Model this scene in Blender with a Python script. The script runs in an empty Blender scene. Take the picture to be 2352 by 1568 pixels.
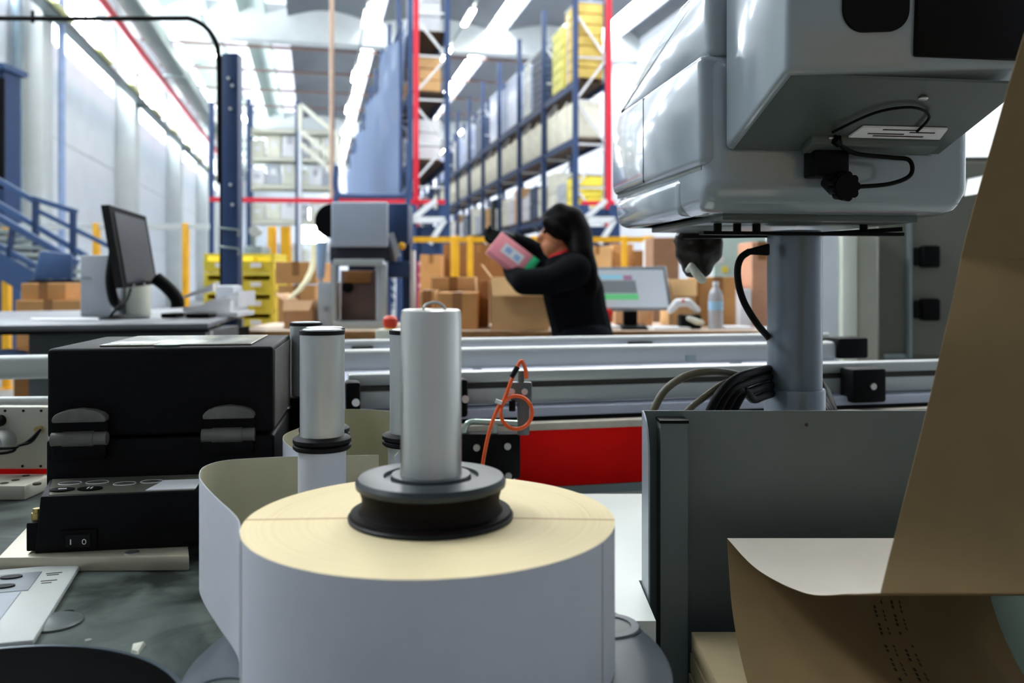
import bpy, bmesh, math, random
from mathutils import Vector, Matrix
random.seed(7)
PI = math.pi
R = math.radians
SC = bpy.context.scene
COL = SC.collection

# ------------------------------------------------------------------ camera, sky, exposure
F = 2000.0                      # focal length in pixels of the 2352 px wide frame
CX, CY = 1176.0, 640.0          # principal column, horizon row
CZ = 1.2                        # eye height
YAW = 12.84                     # camera turned to the right of the hall axis
cam = bpy.data.cameras.new('camera')
co = bpy.data.objects.new('camera', cam)
COL.objects.link(co)
SC.camera = co
co.location = (0, 0, CZ)
co.rotation_euler = (R(90), 0, R(-YAW))
cam.sensor_width = 36
cam.lens = F / 2352 * 36
cam.shift_y = -(784 - CY) / 2352
cam.clip_start = 0.02
cam.clip_end = 300
cam.dof.use_dof = True
cam.dof.focus_distance = 1.08
cam.dof.aperture_fstop = 5.0

wd = bpy.data.worlds.new('sky')
SC.world = wd
wd.use_nodes = True
bg = wd.node_tree.nodes['Background']
bg.inputs[0].default_value = (0.86, 0.92, 1.0, 1)
bg.inputs[1].default_value = 0.26
SKYLIGHT, WINDOW, LAMP = 22.0, 18.0, 60.0
vs = SC.view_settings
vs.view_transform = 'Standard'
vs.look = 'None'
vs.gamma = 1
vs.use_curve_mapping = False
vs.exposure = 0.3

# ------------------------------------------------------------------ helpers
ROT = Matrix.Rotation(R(-YAW), 4, 'Z')


def cw(u, w, z):
    """right / depth / height as seen from the eye -> world"""
    return ROT @ Vector((u, w, z))


def U(px, w):
    return (px - CX) / F * w


def H(py, w):
    return CZ - (py - CY) / F * w


def P(px, py, w):
    return Vector((U(px, w), w, H(py, w)))


def wX(px, w):
    """hall X of a column seen at depth w"""
    return (px - 720) * 0.975 * w / F


def lin(h):
    v = [int(h[i:i + 2], 16) / 255 for i in (0, 2, 4)]
    return tuple(((c + .055) / 1.055) ** 2.4 if c > .04045 else c / 12.92 for c in v) + (1,)


MATS = {}


def pm(name, col, rough=.5, metal=0, var=.08, scale=12, bump=0, coat=0, alpha=1, trans=0, stretch=None, spec=.5):
    if name in MATS:
        return MATS[name]
    m = bpy.data.materials.new(name)
    m.use_nodes = True
    nt = m.node_tree
    b = nt.nodes['Principled BSDF']
    tc = nt.nodes.new('ShaderNodeTexCoord')
    mp = nt.nodes.new('ShaderNodeMapping')
    if stretch:
        mp.inputs['Scale'].default_value = stretch
    nz = nt.nodes.new('ShaderNodeTexNoise')
    nz.inputs['Scale'].default_value = scale
    nz.inputs['Detail'].default_value = 5
    nt.links.new(tc.outputs['Object'], mp.inputs[0])
    nt.links.new(mp.outputs[0], nz.inputs['Vector'])
    cr = nt.nodes.new('ShaderNodeValToRGB')
    c = lin(col)
    cr.color_ramp.elements[0].position = .3
    cr.color_ramp.elements[1].position = .7
    cr.color_ramp.elements[0].color = tuple(x * (1 - var) for x in c[:3]) + (1,)
    cr.color_ramp.elements[1].color = tuple(min(1, x * (1 + var)) for x in c[:3]) + (1,)
    nt.links.new(nz.outputs[0], cr.inputs[0])
    nt.links.new(cr.outputs[0], b.inputs['Base Color'])
    b.inputs['Roughness'].default_value = rough
    b.inputs['Metallic'].default_value = metal
    b.inputs['Specular IOR Level'].default_value = spec
    b.inputs['Coat Weight'].default_value = coat
    b.inputs['Coat Roughness'].default_value = .08
    b.inputs['Alpha'].default_value = alpha
    b.inputs['Transmission Weight'].default_value = trans
    if bump:
        bp = nt.nodes.new('ShaderNodeBump')
        bp.inputs['Strength'].default_value = bump
        bp.inputs['Distance'].default_value = .002
        nt.links.new(nz.outputs[0], bp.inputs['Height'])
        nt.links.new(bp.outputs[0], b.inputs['Normal'])
    MATS[name] = m
    return m


def em(name, col, s):
    if name in MATS:
        return MATS[name]
    m = bpy.data.materials.new(name)
    m.use_nodes = True
    b = m.node_tree.nodes['Principled BSDF']
    b.inputs['Base Color'].default_value = lin(col)
    b.inputs['Emission Color'].default_value = lin(col)
    b.inputs['Emission Strength'].default_value = s
    MATS[name] = m
    return m


class MB:
    """collects shapes into one mesh. space: 'C' = right/depth/height from the eye, 'W' = hall axes, 'L' = local to the thing"""

    def __init__(self, space='L'):
        self.bm = bmesh.new()
        self.space = space
        self.mi = 0

    def _faces(self, before):
        for f in self.bm.faces:
            if f.index == -1 or f.index >= before:
                f.material_index = self.mi

    def _new(self, verts, faces):
        vv = [self.bm.verts.new(v) for v in verts]
        out = []
        for f in faces:
            try:
                fa = self.bm.faces.new([vv[i] for i in f])
                fa.material_index = self.mi
                out.append(fa)
            except ValueError:
                pass
        return vv, out

    def hexa(self, p, bev=0, seg=2):
        """p: bottom 4 ccw then top 4"""
        vv, ff = self._new(p, [(0, 3, 2, 1), (4, 5, 6, 7), (0, 1, 5, 4), (1, 2, 6, 5), (2, 3, 7, 6), (3, 0, 4, 7)])
        if bev:
            ee = list({e for f in ff for e in f.edges})
            r = bmesh.ops.bevel(self.bm, geom=ee, offset=bev, segments=seg, profile=.5, affect='EDGES')
            for f in r['faces']:
                f.material_index = self.mi
        return self

    def box(self, x0, x1, y0, y1, z0, z1, bev=0, seg=2, rz=0, piv=None):
        p = [Vector(q) for q in ((x0, y0, z0), (x1, y0, z0), (x1, y1, z0), (x0, y1, z0), (x0, y0, z1), (x1, y0, z1), (x1, y1, z1), (x0, y1, z1))]
        if rz:
            c = Vector(piv) if piv else Vector(((x0 + x1) / 2, (y0 + y1) / 2, 0))
            m = Matrix.Rotation(rz, 3, 'Z')
            p = [m @ (q - c) + c for q in p]
        return self.hexa(p, bev, seg)

    def bar(self, a, b, tx, tz, up=(0, 0, 1)):
        """rectangular bar between a and b"""
        a, b = Vector(a), Vector(b)
        d = (b - a).normalized()
        s = d.cross(Vector(up))
        if s.length < 1e-4:
            s = d.cross(Vector((1, 0, 0)))
        s.normalize()
        t = s.cross(d).normalized()
        s *= tx / 2
        t *= tz / 2
        p = [a - s - t, a + s - t, b + s - t, b - s - t, a - s + t, a + s + t, b + s + t, b - s + t]
        return self.hexa(p)

    def ring(self, c, ax, r, seg):
        ax = Vector(ax).normalized()
        s = ax.cross(Vector((0, 0, 1)))
        if s.length < 1e-4:
            s = Vector((1, 0, 0))
        s.normalize()
        t = ax.cross(s)
        return [Vector(c) + s * (r * math.cos(2 * PI * i / seg)) + t * (r * math.sin(2 * PI * i / seg)) for i in range(seg)]

    def cyl(self, a, b, r, r2=None, seg=24):
        r2 = r if r2 is None else r2
        d = Vector(b) - Vector(a)
        p = self.ring(a, d, r, seg) + self.ring(b, d, r2, seg)
        f = [(i, (i + 1) % seg, seg + (i + 1) % seg, seg + i) for i in range(seg)]
        f += [tuple(range(seg - 1, -1, -1)), tuple(range(seg, 2 * seg))]
        self._new(p, f)
        return self

    def tube(self, pts, r, seg=10, sub=6, closed=False):
        pts = [Vector(p) for p in pts]
        if sub > 1:
            pts = spline(pts, sub, closed)
        n = len(pts)
        vs_, prev = [], None
        for i, p in enumerate(pts):
            a = pts[(i - 1) % n] if closed else pts[max(i - 1, 0)]
            b = pts[(i + 1) % n] if closed else pts[min(i + 1, n - 1)]
            d = (b - a).normalized()
            if prev is None:
                s = d.cross(Vector((0, 0, 1)))
                if s.length < .05:
                    s = d.cross(Vector((1, 0, 0)))
            else:
                s = prev - d * prev.dot(d)
            s.normalize()
            prev = s
            t = d.cross(s)
            rr = r[min(i, len(r) - 1)] if isinstance(r, (list, tuple)) else r
            vs_ += [p + s * (rr * math.cos(2 * PI * k / seg)) + t * (rr * math.sin(2 * PI * k / seg)) for k in range(seg)]
        f = []
        for i in range(n if closed else n - 1):
            j = (i + 1) % n
            f += [(i * seg + k, i * seg + (k + 1) % seg, j * seg + (k + 1) % seg, j * seg + k) for k in range(seg)]
        if not closed:
            f += [tuple(range(seg - 1, -1, -1)), tuple(range((n - 1) * seg, n * seg))]
        self._new(vs_, f)
        return self

    def lathe(self, prof, cx=0, cy=0, seg=64):
        """prof: (radius, z) from bottom axis to top axis"""
        vs_, rows = [], []
        for r, z in prof:
            if r < 1e-5:
                rows.append([len(vs_)])
                vs_.append((cx, cy, z))
            else:
                rows.append(list(range(len(vs_), len(vs_) + seg)))
                vs_ += [(cx + r * math.cos(2 * PI * k / seg), cy + r * math.sin(2 * PI * k / seg), z) for k in range(seg)]
        f = []
        for a, b in zip(rows, rows[1:]):
            for k in range(seg):
                q = [a[k % len(a)], a[(k + 1) % len(a)], b[(k + 1) % len(b)], b[k % len(b)]]
                q = [v for i, v in enumerate(q) if v not in q[:i]]
                if len(q) > 2:
                    f.append(tuple(q))
        self._new(vs_, f)
        return self

    def prism(self, poly, fn, a, b, bev=0, seg=2):
        """poly in 2D, swept from a to b along the third coordinate; fn(p, q, s) -> 3D"""
        n = len(poly)
        p = [fn(x, y, a) for x, y in poly] + [fn(x, y, b) for x, y in poly]
        f = [tuple(range(n - 1, -1, -1)), tuple(range(n, 2 * n))]
        f += [(i, (i + 1) % n, n + (i + 1) % n, n + i) for i in range(n)]
        vv, ff = self._new(p, f)
        bmesh.ops.recalc_face_normals(self.bm, faces=ff)
        if bev:
            ee = list({e for fa in ff for e in fa.edges})
            r = bmesh.ops.bevel(self.bm, geom=ee, offset=bev, segments=seg, profile=.5, affect='EDGES')
            for fa in r['faces']:
                fa.material_index = self.mi
        return self

    def sheet(self, rows, th, mi_a=0, mi_b=1):
        """grid of points (rows x cols) thickened; two faces with their own material slots"""
        nr, nc = len(rows), len(rows[0])
        nor = []
        for i in range(nr):
            line = []
            for j in range(nc):
                du = Vector(rows[min(i + 1, nr - 1)][j]) - Vector(rows[max(i - 1, 0)][j])
                dv = Vector(rows[i][min(j + 1, nc - 1)]) - Vector(rows[i][max(j - 1, 0)])
                line.append(du.cross(dv).normalized() * (th / 2))
            nor.append(line)
        fr = [Vector(rows[i][j]) + nor[i][j] for i in range(nr) for j in range(nc)]
        bk = [Vector(rows[i][j]) - nor[i][j] for i in range(nr) for j in range(nc)]
        N = nr * nc
        vv = [self.bm.verts.new(v) for v in fr + bk]

        def face(ix, mi):
            f = self.bm.faces.new([vv[i] for i in ix])
            f.material_index = mi
        for i in range(nr - 1):
            for j in range(nc - 1):
                a, b, c, d = i * nc + j, (i + 1) * nc + j, (i + 1) * nc + j + 1, i * nc + j + 1
                face((a, b, c, d), mi_a)
                face((N + d, N + c, N + b, N + a), mi_b)
        for i in range(nr - 1):
            face((i * nc, N + i * nc, N + (i + 1) * nc, (i + 1) * nc), mi_b)
            q = nc - 1
            face(((i + 1) * nc + q, N + (i + 1) * nc + q, N + i * nc + q, i * nc + q), mi_b)
        for j in range(nc - 1):
            face((j + 1, N + j + 1, N + j, j), mi_b)
            q = (nr - 1) * nc
            face((q + j, N + q + j, N + q + j + 1, q + j + 1), mi_b)
        return self

    def ball(self, c, rx, ry=None, rz=None, seg=16):
        ry = rx if ry is None else ry
        rz = rx if rz is None else rz
        r = bmesh.ops.create_uvsphere(self.bm, u_segments=seg, v_segments=max(6, seg // 2), radius=1)
        for v in r['verts']:
            v.co = Vector((v.co.x * rx, v.co.y * ry, v.co.z * rz)) + Vector(c)
            for f in v.link_faces:
                f.material_index = self.mi
        return self

    def limb(self, pts):
        """chain of (point, radius): tapered capsules with round joints"""
        pts = [(Vector(p), r) for p, r in pts]
        for p, r in pts:
            self.ball(p, r, seg=14)
        for (a, ra), (b, rb) in zip(pts, pts[1:]):
            if (b - a).length > 1e-4:
                self.cyl(a, b, ra, rb, seg=14)
        return self

    def build(self, name, mat, parent=None, sharp=38, remesh=0, smooth=0):
        bm = self.bm
        if self.space == 'C':
            bmesh.ops.transform(bm, matrix=ROT, verts=bm.verts)
        if parent is not None and self.space != 'L':
            bmesh.ops.transform(bm, matrix=world_of(parent).inverted(), verts=bm.verts)
        off = None
        if parent is None:
            # origin at the base of the mesh
            xs = [v.co for v in bm.verts]
            mn = Vector([min(v[i] for v in xs) for i in range(3)])
            mx = Vector([max(v[i] for v in xs) for i in range(3)])
            off = Vector(((mn.x + mx.x) / 2, (mn.y + mx.y) / 2, mn.z))
            bmesh.ops.translate(bm, vec=-off, verts=bm.verts)
        bmesh.ops.recalc_face_normals(bm, faces=bm.faces)
        me = bpy.data.meshes.new(name)
        bm.to_mesh(me)
        bm.free()
        for m in (mat if isinstance(mat, (list, tuple)) else [mat]):
            me.materials.append(m)
        me.shade_smooth()
        if not remesh:
            me.set_sharp_from_angle(angle=R(sharp))
        o = bpy.data.objects.new(name, me)
        COL.objects.link(o)
        if off is not None:
            o.location = off
        if parent is not None:
            o.parent = parent
        if remesh:
            md = o.modifiers.new('skin', 'REMESH')
            md.mode = 'VOXEL'
            md.voxel_size = remesh
            md.use_smooth_shade = True
            if smooth:
                sm = o.modifiers.new('soft', 'SMOOTH')
                sm.iterations = smooth
                sm.factor = .5
        return o


def world_of(o):
    m = Matrix.Translation(o.location) @ o.rotation_euler.to_matrix().to_4x4()
    return world_of(o.parent) @ m if o.parent else m


def spline(pts, sub, closed=False):
    out, n = [], len(pts)
    rng = range(n) if closed else range(n - 1)
    g = (lambda i: pts[i % n]) if closed else (lambda i: pts[max(0, min(n - 1, i))])
    for i in rng:
        p0, p1, p2, p3 = g(i - 1), g(i), g(i + 1), g(i + 2)
        for k in range(sub):
            t = k / sub
            out.append(.5 * ((2 * p1) + (p2 - p0) * t + (2 * p0 - 5 * p1 + 4 * p2 - p3) * t * t + (3 * p1 - p0 - 3 * p2 + p3) * t ** 3))
    if not closed:
        out.append(pts[-1])
    return out


def tag(o, label, cat, group=None, kind=None):
    if label:
        o['label'] = label
    if cat:
        o['category'] = cat
    if group:
        o['group'] = group
    if kind:
        o['kind'] = kind
    return o


def thing(name, label, cat, loc, rz=0, group=None):
    """Empty at the base; loc in hall axes, rz in radians"""
    o = bpy.data.objects.new(name, None)
    o.empty_display_size = .05
    COL.objects.link(o)
    o.location = loc
    o.rotation_euler = (0, 0, rz)
    return tag(o, label, cat, group)


def cthing(name, label, cat, u, w, z, rz=0, group=None):
    """thing whose local axes are right / depth / height of the eye, turned by rz"""
    return thing(name, label, cat, cw(u, w, z), R(-YAW) + rz, group)


def struct(name, mb, mat, parent=None):
    o = mb.build(name, mat, parent)
    o['kind'] = 'structure'
    return o


def dup(o, loc, rz=None, label=None, scale=None):
    def cp(a, par):
        c = a.copy()
        COL.objects.link(c)
        c.parent = par
        for ch in kids.get(a.name, ()):
            cp(ch, c)
        return c
    kids = {}

    def walk(a):
        kids[a.name] = list(a.children)
        for ch in a.children:
            walk(ch)
    walk(o)
    c = cp(o, None)
    c.location = loc
    if rz is not None:
        c.rotation_euler = (0, 0, rz)
    if scale:
        c.scale = scale
    if label:
        c['label'] = label
    return c


ORD = ['first', 'second', 'third', 'fourth', 'fifth', 'sixth', 'seventh', 'eighth', 'ninth', 'tenth', 'eleventh', 'twelfth', 'thirteenth', 'fourteenth', 'fifteenth',
       'sixteenth', 'seventeenth', 'eighteenth', 'nineteenth', 'twentieth', 'twenty-first', 'twenty-second', 'twenty-third', 'twenty-fourth', 'twenty-fifth', 'twenty-sixth', 'twenty-seventh', 'twenty-eighth']

# ------------------------------------------------------------------ materials
M_wall = pm('white_wall', 'e6ebf1', .7, scale=1.5, var=.03)
M_conc = pm('pale_concrete', 'd3d9d8', .75, scale=2, var=.05)
M_floor = pm('grey_floor', '8d9090', .45, scale=1.2, var=.12)
M_roof = pm('roof_grey', '747a82', .8, scale=.6, var=.08)
M_roofg = pm('roof_green', 'b9c8c2', .8, scale=.6, var=.05)
M_brown = pm('brown_steel', '7d6660', .6, scale=4)
M_duct = pm('galvanised_duct', '8f9c9c', .4, .4, scale=5)
M_red = pm('red_paint', 'c8102e', .45, scale=8)
M_redp = pm('red_panel', 'ee0602', .6, scale=6, var=.12, spec=.15)
M_blue = pm('navy_paint', '1d3a64', .5, scale=8)
M_blue2 = pm('steel_blue_paint', '35527f', .5, scale=8)
M_lblue = pm('pale_blue_pipe', '9db3da', .5, scale=6)
M_yel = pm('yellow_paint', 'f0b21a', .45, scale=8)
M_bin = pm('yellow_bin', 'f4e04e', .45, scale=9)
M_card = pm('cardboard', 'cb955c', .85, scale=9, var=.07)
M_card2 = pm('cardboard_pale', 'dcb07a', .85, scale=9, var=.07)
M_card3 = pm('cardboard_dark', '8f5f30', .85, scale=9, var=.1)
M_tape = pm('brown_tape', '9a6a3a', .35, scale=20)
M_black = pm('black_plastic', '070708', .5, scale=30, var=.2, spec=.12)
M_blackp = pm('black_powder_coat', '08080a', .55, scale=90, var=.3, bump=.15, spec=.14)
M_rub = pm('black_rubber', '0c0c0e', .55, scale=30, var=.15, spec=.2)
M_steel = pm('brushed_steel', 'cfcfca', .34, .95, scale=40, var=.06, stretch=(1, 1, .05))
M_alu = pm('matt_aluminium', 'c2c6c6', .42, .55, scale=20, var=.04)
M_rail = pm('anodised_rail', 'b9bdbb', .4, .35, scale=10, var=.05, stretch=(.1, 1, 1))
M_slot = pm('dark_slot', '3a3833', .6, scale=10)
M_grey = pm('grey_coat', '555c5b', .42, .1, scale=14, var=.05, coat=.15)
M_pan = pm('grey_panel_coat', '66706f', .45, .15, scale=5, var=.06)
M_hous = pm('silver_grey_gloss', '8e989e', .22, .12, scale=6, var=.03, coat=.9)
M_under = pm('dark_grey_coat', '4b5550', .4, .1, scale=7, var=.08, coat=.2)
M_pole = pm('pole_grey', '6c7680', .3, .3, scale=8, var=.04, coat=.3)
M_label = pm('label_white', 'd0d2d9', .6, scale=40, var=.02)
M_liner = pm('liner_cream', 'c9c4a4', .6, scale=30, var=.03)
M_kraft = pm('kraft_paper', '846c46', .75, scale=25, var=.05)
M_krafw = pm('kraft_inside', 'd6cbbb', .75, scale=25, var=.03)
M_cream = pm('cream_enamel', 'dcdccb', .45, scale=8, var=.05)
M_plate = pm('worn_white_plate', 'c9c7b6', .45, .2, scale=9, var=.12)
M_ink = pm('grey_ink', '3c3427', .8, scale=30)
M_orange = pm('orange_cable', 'ef5a12', .45, scale=30)
M_paper = pm('white_paper', 'eeeef0', .8, scale=10, var=.03)
M_crate = pm('grey_plastic', 'b9bfc6', .5, scale=8)
M_skin = pm('skin', 'b5764e', .55, scale=30, var=.06)
M_knit = pm('black_knit', '0a0b10', .95, scale=80, var=.3, spec=.1)
M_jean = pm('dark_trousers', '101219', .95, scale=60, var=.3, spec=.1)
M_hair = pm('black_hair', '060404', .5, scale=60, var=.4, stretch=(1, 1, .1), spec=.05)
M_coll = pm('red_collar', 'e01010', .7, scale=30)
M_sky = em('skylight_glow', 'f9faff', SKYLIGHT)
M_skyd = em('skylight_glow_dim', 'eceefa', 1.1)
M_win = em('window_glow', 'f0f7ff', WINDOW)
M_lamp = em('lamp_glow', 'fffff0', LAMP)

# ------------------------------------------------------------------ hall shell
XL, XR, YB, YF, ZR = -6.3, 12.0, 76.0, -7.0, 10.3
struct('floor', MB('W').box(XL - .3, XR + .3, YF, YB, -.2, 0), M_floor)
PIL = [0.6, 10.6, 20.6, 30.6, 40.6, 50.6, 60.6, 70.6]
mb = MB('W').box(XL - .3, XL, YF, YB, 0, 7.0).box(XL - .3, XL, YF, YB, 9.1, ZR + .6)
for y in PIL:
    mb.box(XL - .3, XL, y - .35, y + 1.1, 7.0, 9.1)
struct('wall_left', mb, M_wall)
for z in (2.4, 4.7):
    struct('trim_%d' % (1 if z < 3 else 2), MB('W').box(XL, XL + .015, YF, YB, z, z + .03), M_conc)
for i, y in enumerate(PIL):
    struct('wall_pillar', MB('W').box(XL, XL + .6, y, y + .75, 0, ZR, .04), M_conc)
for i, y in enumerate(PIL[:-1]):
    y0, y1 = y + 1.1, y + 9.65
    w_ = struct('window_%d' % (i + 1), MB('W').box(XL - .16, XL - .13, y0, y1, 7.0, 9.1), M_win)
    fr = MB('W').box(XL - .12, XL - .02, y0, y1, 7.0, 7.07).box(XL - .12, XL - .02, y0, y1, 9.03, 9.1).box(XL - .12, XL - .06, y0, y1, 7.62, 7.67)
    for k in range(9):
        yy = y0 + (y1 - y0) * k / 8
        fr.box(XL - .12, XL - .02, yy - .03, yy + .03, 7.0, 9.1)
    struct('window_frame', fr, M_conc, w_)
struct('wall_right', MB('W').box(XR, XR + .3, YF, YB, 0, ZR + .6), M_wall)
mb = MB('W').box(XL, XR, YB, YB + .3, 0, ZR + .6)
struct('wall_back', mb, M_wall)
wb = struct('window_9', MB('W').box(-1.2, 1.0, YB - .06, YB - .03, 4.2, 7.2), M_win)
fr = MB('W')
for x in (-1.2, -.47, .27, 1.0):
    fr.box(x - .06, x + .06, YB - .12, YB - .02, 4.1, 7.3)
for z in (4.2, 5.2, 6.2, 7.2):
    fr.box(-1.2, 1.0, YB - .12, YB - .02, z - .06, z + .06)
struct('window_frame', fr, M_conc, wb)
# roof: curved precast wings between strips of skylight
SKY = [(-5.3, .7, 0), (-3.0, 1.0, 0), (-1.25, .75, 1), (2.1, .5, 2), (6.5, .7, 2), (10.7, 1.0, 2)]
edges = [XL] + [v for x, w, k in SKY for v in (x - w / 2, x + w / 2)] + [XR]
mb = MB('W')
for i in range(0, len(edges), 2):
    a, b = edges[i], edges[i + 1]
    n = 10
    pts = [(a + (b - a) * k / n, ZR + .28 * math.sin(PI * k / n) - .05) for k in range(n + 1)]
    poly = pts + [(b, ZR + .5), (a, ZR + .5)]
    mb.mi = 1 if i in (2, 4) else 0
    mb.prism(poly, lambda p, q, s: Vector((p, s, q)), YF, YB)
struct('ceiling', mb, [M_roof, M_roofg])
for i, (x, w, k) in enumerate(SKY):
    struct('window_%d' % (i + 10), MB('W').box(x - w / 2, x + w / 2, 4.5, YB, ZR + .36, ZR + .4), M_sky if k == 2 else M_skyd)
for y in (-5, 11, 31, 51, 71):
    struct('roof_beam', MB('W').box(XL, XR, y, y + .6, 9.4, ZR + .5, .03), M_conc)
for y in range(35, 70, 4):
    if y not in (51,):
        struct('roof_purlin', MB('W').box(XL, XR, y, y + .14, ZR - .16, ZR - .06), M_brown)
# services along the left wall
d = thing('cable_tray', 'long grey cable tray running past the high wall windows', 'cable tray', (-5.5, 8, 6.95))
MB('W').box(-5.69, -5.4, 8, 70, 6.95, 6.97).box(-5.69, -5.67, 8, 70, 6.95, 7.06).box(-5.42, -5.4, 8, 70, 6.95, 7.06).build('tray', M_duct, d)
for y in PIL[1:-1]:
    MB('W').bar((-5.69, y + .4, 6.9), (-5.3, y + .4, 6.9), .06, .08).build('bracket', M_duct, d)
for y in range(16, 66, 4):
    MB('W').box(-5.42, -5.3, y, y + 1.5, 7.0, 7.08).build('strip_light', pm('pale_yellow', 'eef0a0', .4), d)
d = thing('ventilation_duct', 'big grey ventilation duct under the roof at left', 'duct', (-4.5, 8, 8.0))
MB('W').box(-4.75, -4.2, 8, 64, 8.0, 8.45, .05).build('duct', M_duct, d)
for y in range(12, 64, 5):
    MB('W').box(-4.77, -4.18, y, y + .08, 7.98, 8.47).build('duct_flange', M_duct, d)
for y in PIL[1:-1]:
    MB('W').box(-5.69, -4.2, y + .2, y + .35, 7.93, 7.995).build('hanger', M_duct, d)
tag(MB('W').tube([(-4.9, y, 7.82) for y in (8, 30, 64)], .1, sub=1).build('sprinkler_pipe', M_red), 'red sprinkler pipe beside the grey roof duct', 'pipe')
tag(MB('W').cyl((-5.55, 21.45, 0), (-5.55, 21.45, 9), .075).build('downpipe', M_lblue), 'pale blue downpipe beside the nearest white wall pillar', 'pipe')

tag(MB('W').cyl((-6.12, 20.3, 0), (-6.12, 20.3, 9.4), .11).build('downpipe', pm('slate_pipe', '7f929c', .5)), 'dark grey downpipe on the camera side of the nearest wall pillar', 'pipe')

# ------------------------------------------------------------------ ceiling lamps
def lamp_proto():
    t = thing('tube_light', 'x', 'ceiling light', (0, 0, 9), 0, 'tube lights under the roof')
    MB().box(-.09, .09, -.8, .8, .06, .12).build('housing', M_paper, t)
    MB().box(-.075, .075, -.78, .78, 0, .06, .02).build('diffuser', M_lamp, t)
    return t


lp = lamp_proto()
first = True
ROWS = [(-3.3, 'leftmost row', [5, 13, 19, 26.2, 32.8, 44.5, 53, 60, 67]), (1.55, 'row left of the net', [5, 13, 19, 26.6, 34.3, 41, 47.3, 54, 61]),
        (4.54, 'row above the aisle', [5, 13, 19, 25.8, 30.2, 38.6, 47, 55]), (7.7, 'rightmost row', [5, 13, 19, 26, 46.2, 53.4])]
for x, rn, ys in ROWS:
    g = thing('light_trunking', 'thin grey trunking rail carrying the tube lights of the %s' % rn, 'rail', (x, 36, 9.12))
    MB('W').box(x - .03, x + .03, 3, 71.5, 9.12, 9.17).build('trunking', M_duct, g)
    for yb in (11.3, 31.3, 51.3, 71.3):
        MB('W').cyl((x, yb, 9.16), (x, yb, 9.41), .01, seg=8).build('hanger_rod', M_duct, g)
    for i, y in enumerate(ys):
        lab = 'slim glowing white tube light, %s from the front, %s' % (ORD[i], rn)
        if first:
            lp.location = (x, y, 9)
            lp['label'] = lab
            first = False
        else:
            dup(lp, (x, y, 9), label=lab)

# ------------------------------------------------------------------ pallet racks
def frame_mb(dep, zt, br=True):
    m = MB()
    for x in (0, dep):
        m.box(x - .06, x + .06, -.05, .05, 0, zt)
    m.mi = 1
    z, s = .3, 0
    while z < zt - 1.0 and br:
        a, b = (0, dep) if s else (dep, 0)
        m.bar((a, 0, z), (b, 0, z + 1.0), .05, .05)
        m.bar((0, 0, z), (dep, 0, z), .04, .04)
        z += 1.0
        s = 1 - s
    return m


def shelf_mb(dep, bay, deckc=True):
    m = MB()
    for x in (0, dep):
        m.box(x - .03, x + .03, 0, bay, -.14, 0)
    m.mi = 1
    m.box(.02, dep - .02, .05, bay - .05, -.02, 0.0)
    return m


M_deck = pm('dark_pallet_wood', '4a3626', .8, scale=6, var=.3)
M_brace = pm('zinc_brace', 'cfd3d6', .5, .2, scale=6)


def rack(x0, x1, y0, nb, bay, levels, zt, label):
    r = thing('pallet_rack', label, 'rack', (x0, y0, 0))
    me = shm = None
    for i in range(nb + 1):
        if me is None:
            a = frame_mb(x1 - x0, zt).build('upright_frame', [M_blue, M_brace], r)
            me = a.data
        else:
            a = bpy.data.objects.new('upright_frame', me)
            COL.objects.link(a)
            a.parent = r
        a.location = (0, i * bay, 0)
    for i in range(nb):
        for z in levels:
            if shm is None:
                a = shelf_mb(x1 - x0, bay).build('shelf', [M_blue, M_deck], r)
                shm = a.data
            else:
                a = bpy.data.objects.new('shelf', shm)
                COL.objects.link(a)
                a.parent = r
            a.location = (0, i * bay, z)
    return r


RX0, RX1, RY = 5.87, 6.63, 19.2
rack(RX0, RX1, RY, 14, 2.8, (1.35, 2.75, 4.45, 5.75), 8.2, 'long blue pallet rack on the right with cream bags and tall stacks')
rack(2.15, 3.0, 19.9, 12, 2.8, (2.4, 3.9, 5.5, 6.9), 8.6, 'blue pallet rack with white diagonal braces behind the blue net')

# loads on the right rack
def load(name, cat, group, mb_, mats, parts=()):
    t = thing(name, 'x', cat, (0, 0, 0), 0, group)
    mb_.build(parts[0], mats[0], t)
    for (pn, pmb), m in zip(parts[1:], mats[1:]):
        pmb.build(pn, m, t)
    return t


M_bag = pm('cream_sack', 'e9e8d6', .8, scale=6, var=.08)
M_wrap = pm('shrink_wrap', 'c3cfe8', .3, scale=5, var=.15, coat=.4)
M_crdb = pm('navy_crate', '3a4a66', .5, scale=5, var=.2)
M_green = pm('yellow_green_carton', 'e0dd7e', .6, scale=5, var=.1)
M_gold = pm('yellow_strapped_carton', 'cfb45a', .6, scale=4, var=.15)
bag = thing('bulk_bag', 'x', 'bag', (0, 0, 0), 0, 'cream bulk bags on the rack shelf')
MB().box(-.32, .32, -.36, .36, 0, .92, .08, 3).build('sack', M_bag, bag)
MB().tube([(-.25, -.3, .88), (-.2, -.2, 1.04), (-.25, 0, .9)], .02, 6, 4).tube([(.25, -.3, .88), (.2, -.2, 1.04), (.25, 0, .9)], .02, 6, 4).build('lifting_loop', M_bag, bag)
n = 0
for b in range(9):
    for k in range(3):
        y = RY + b * 2.8 + .48 + k * .92
        lab = 'cream bulk bag, %s from the front on the middle shelf of the right rack' % ORD[n]
        if n == 0:
            bag.location = (RX0 + .36, y, 4.45)
            bag['label'] = lab
        else:
            dup(bag, (RX0 + .36, y, 4.45), label=lab)
        n += 1


def stack_mb(w, d, h, n, g=.02, bev=.012):
    m = MB()
    for i in range(n):
        m.box(-w / 2, w / 2, -d / 2, d / 2, .1 + h * i / n, .1 + h * (i + 1) / n - g, bev, 1)
    return m


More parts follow.
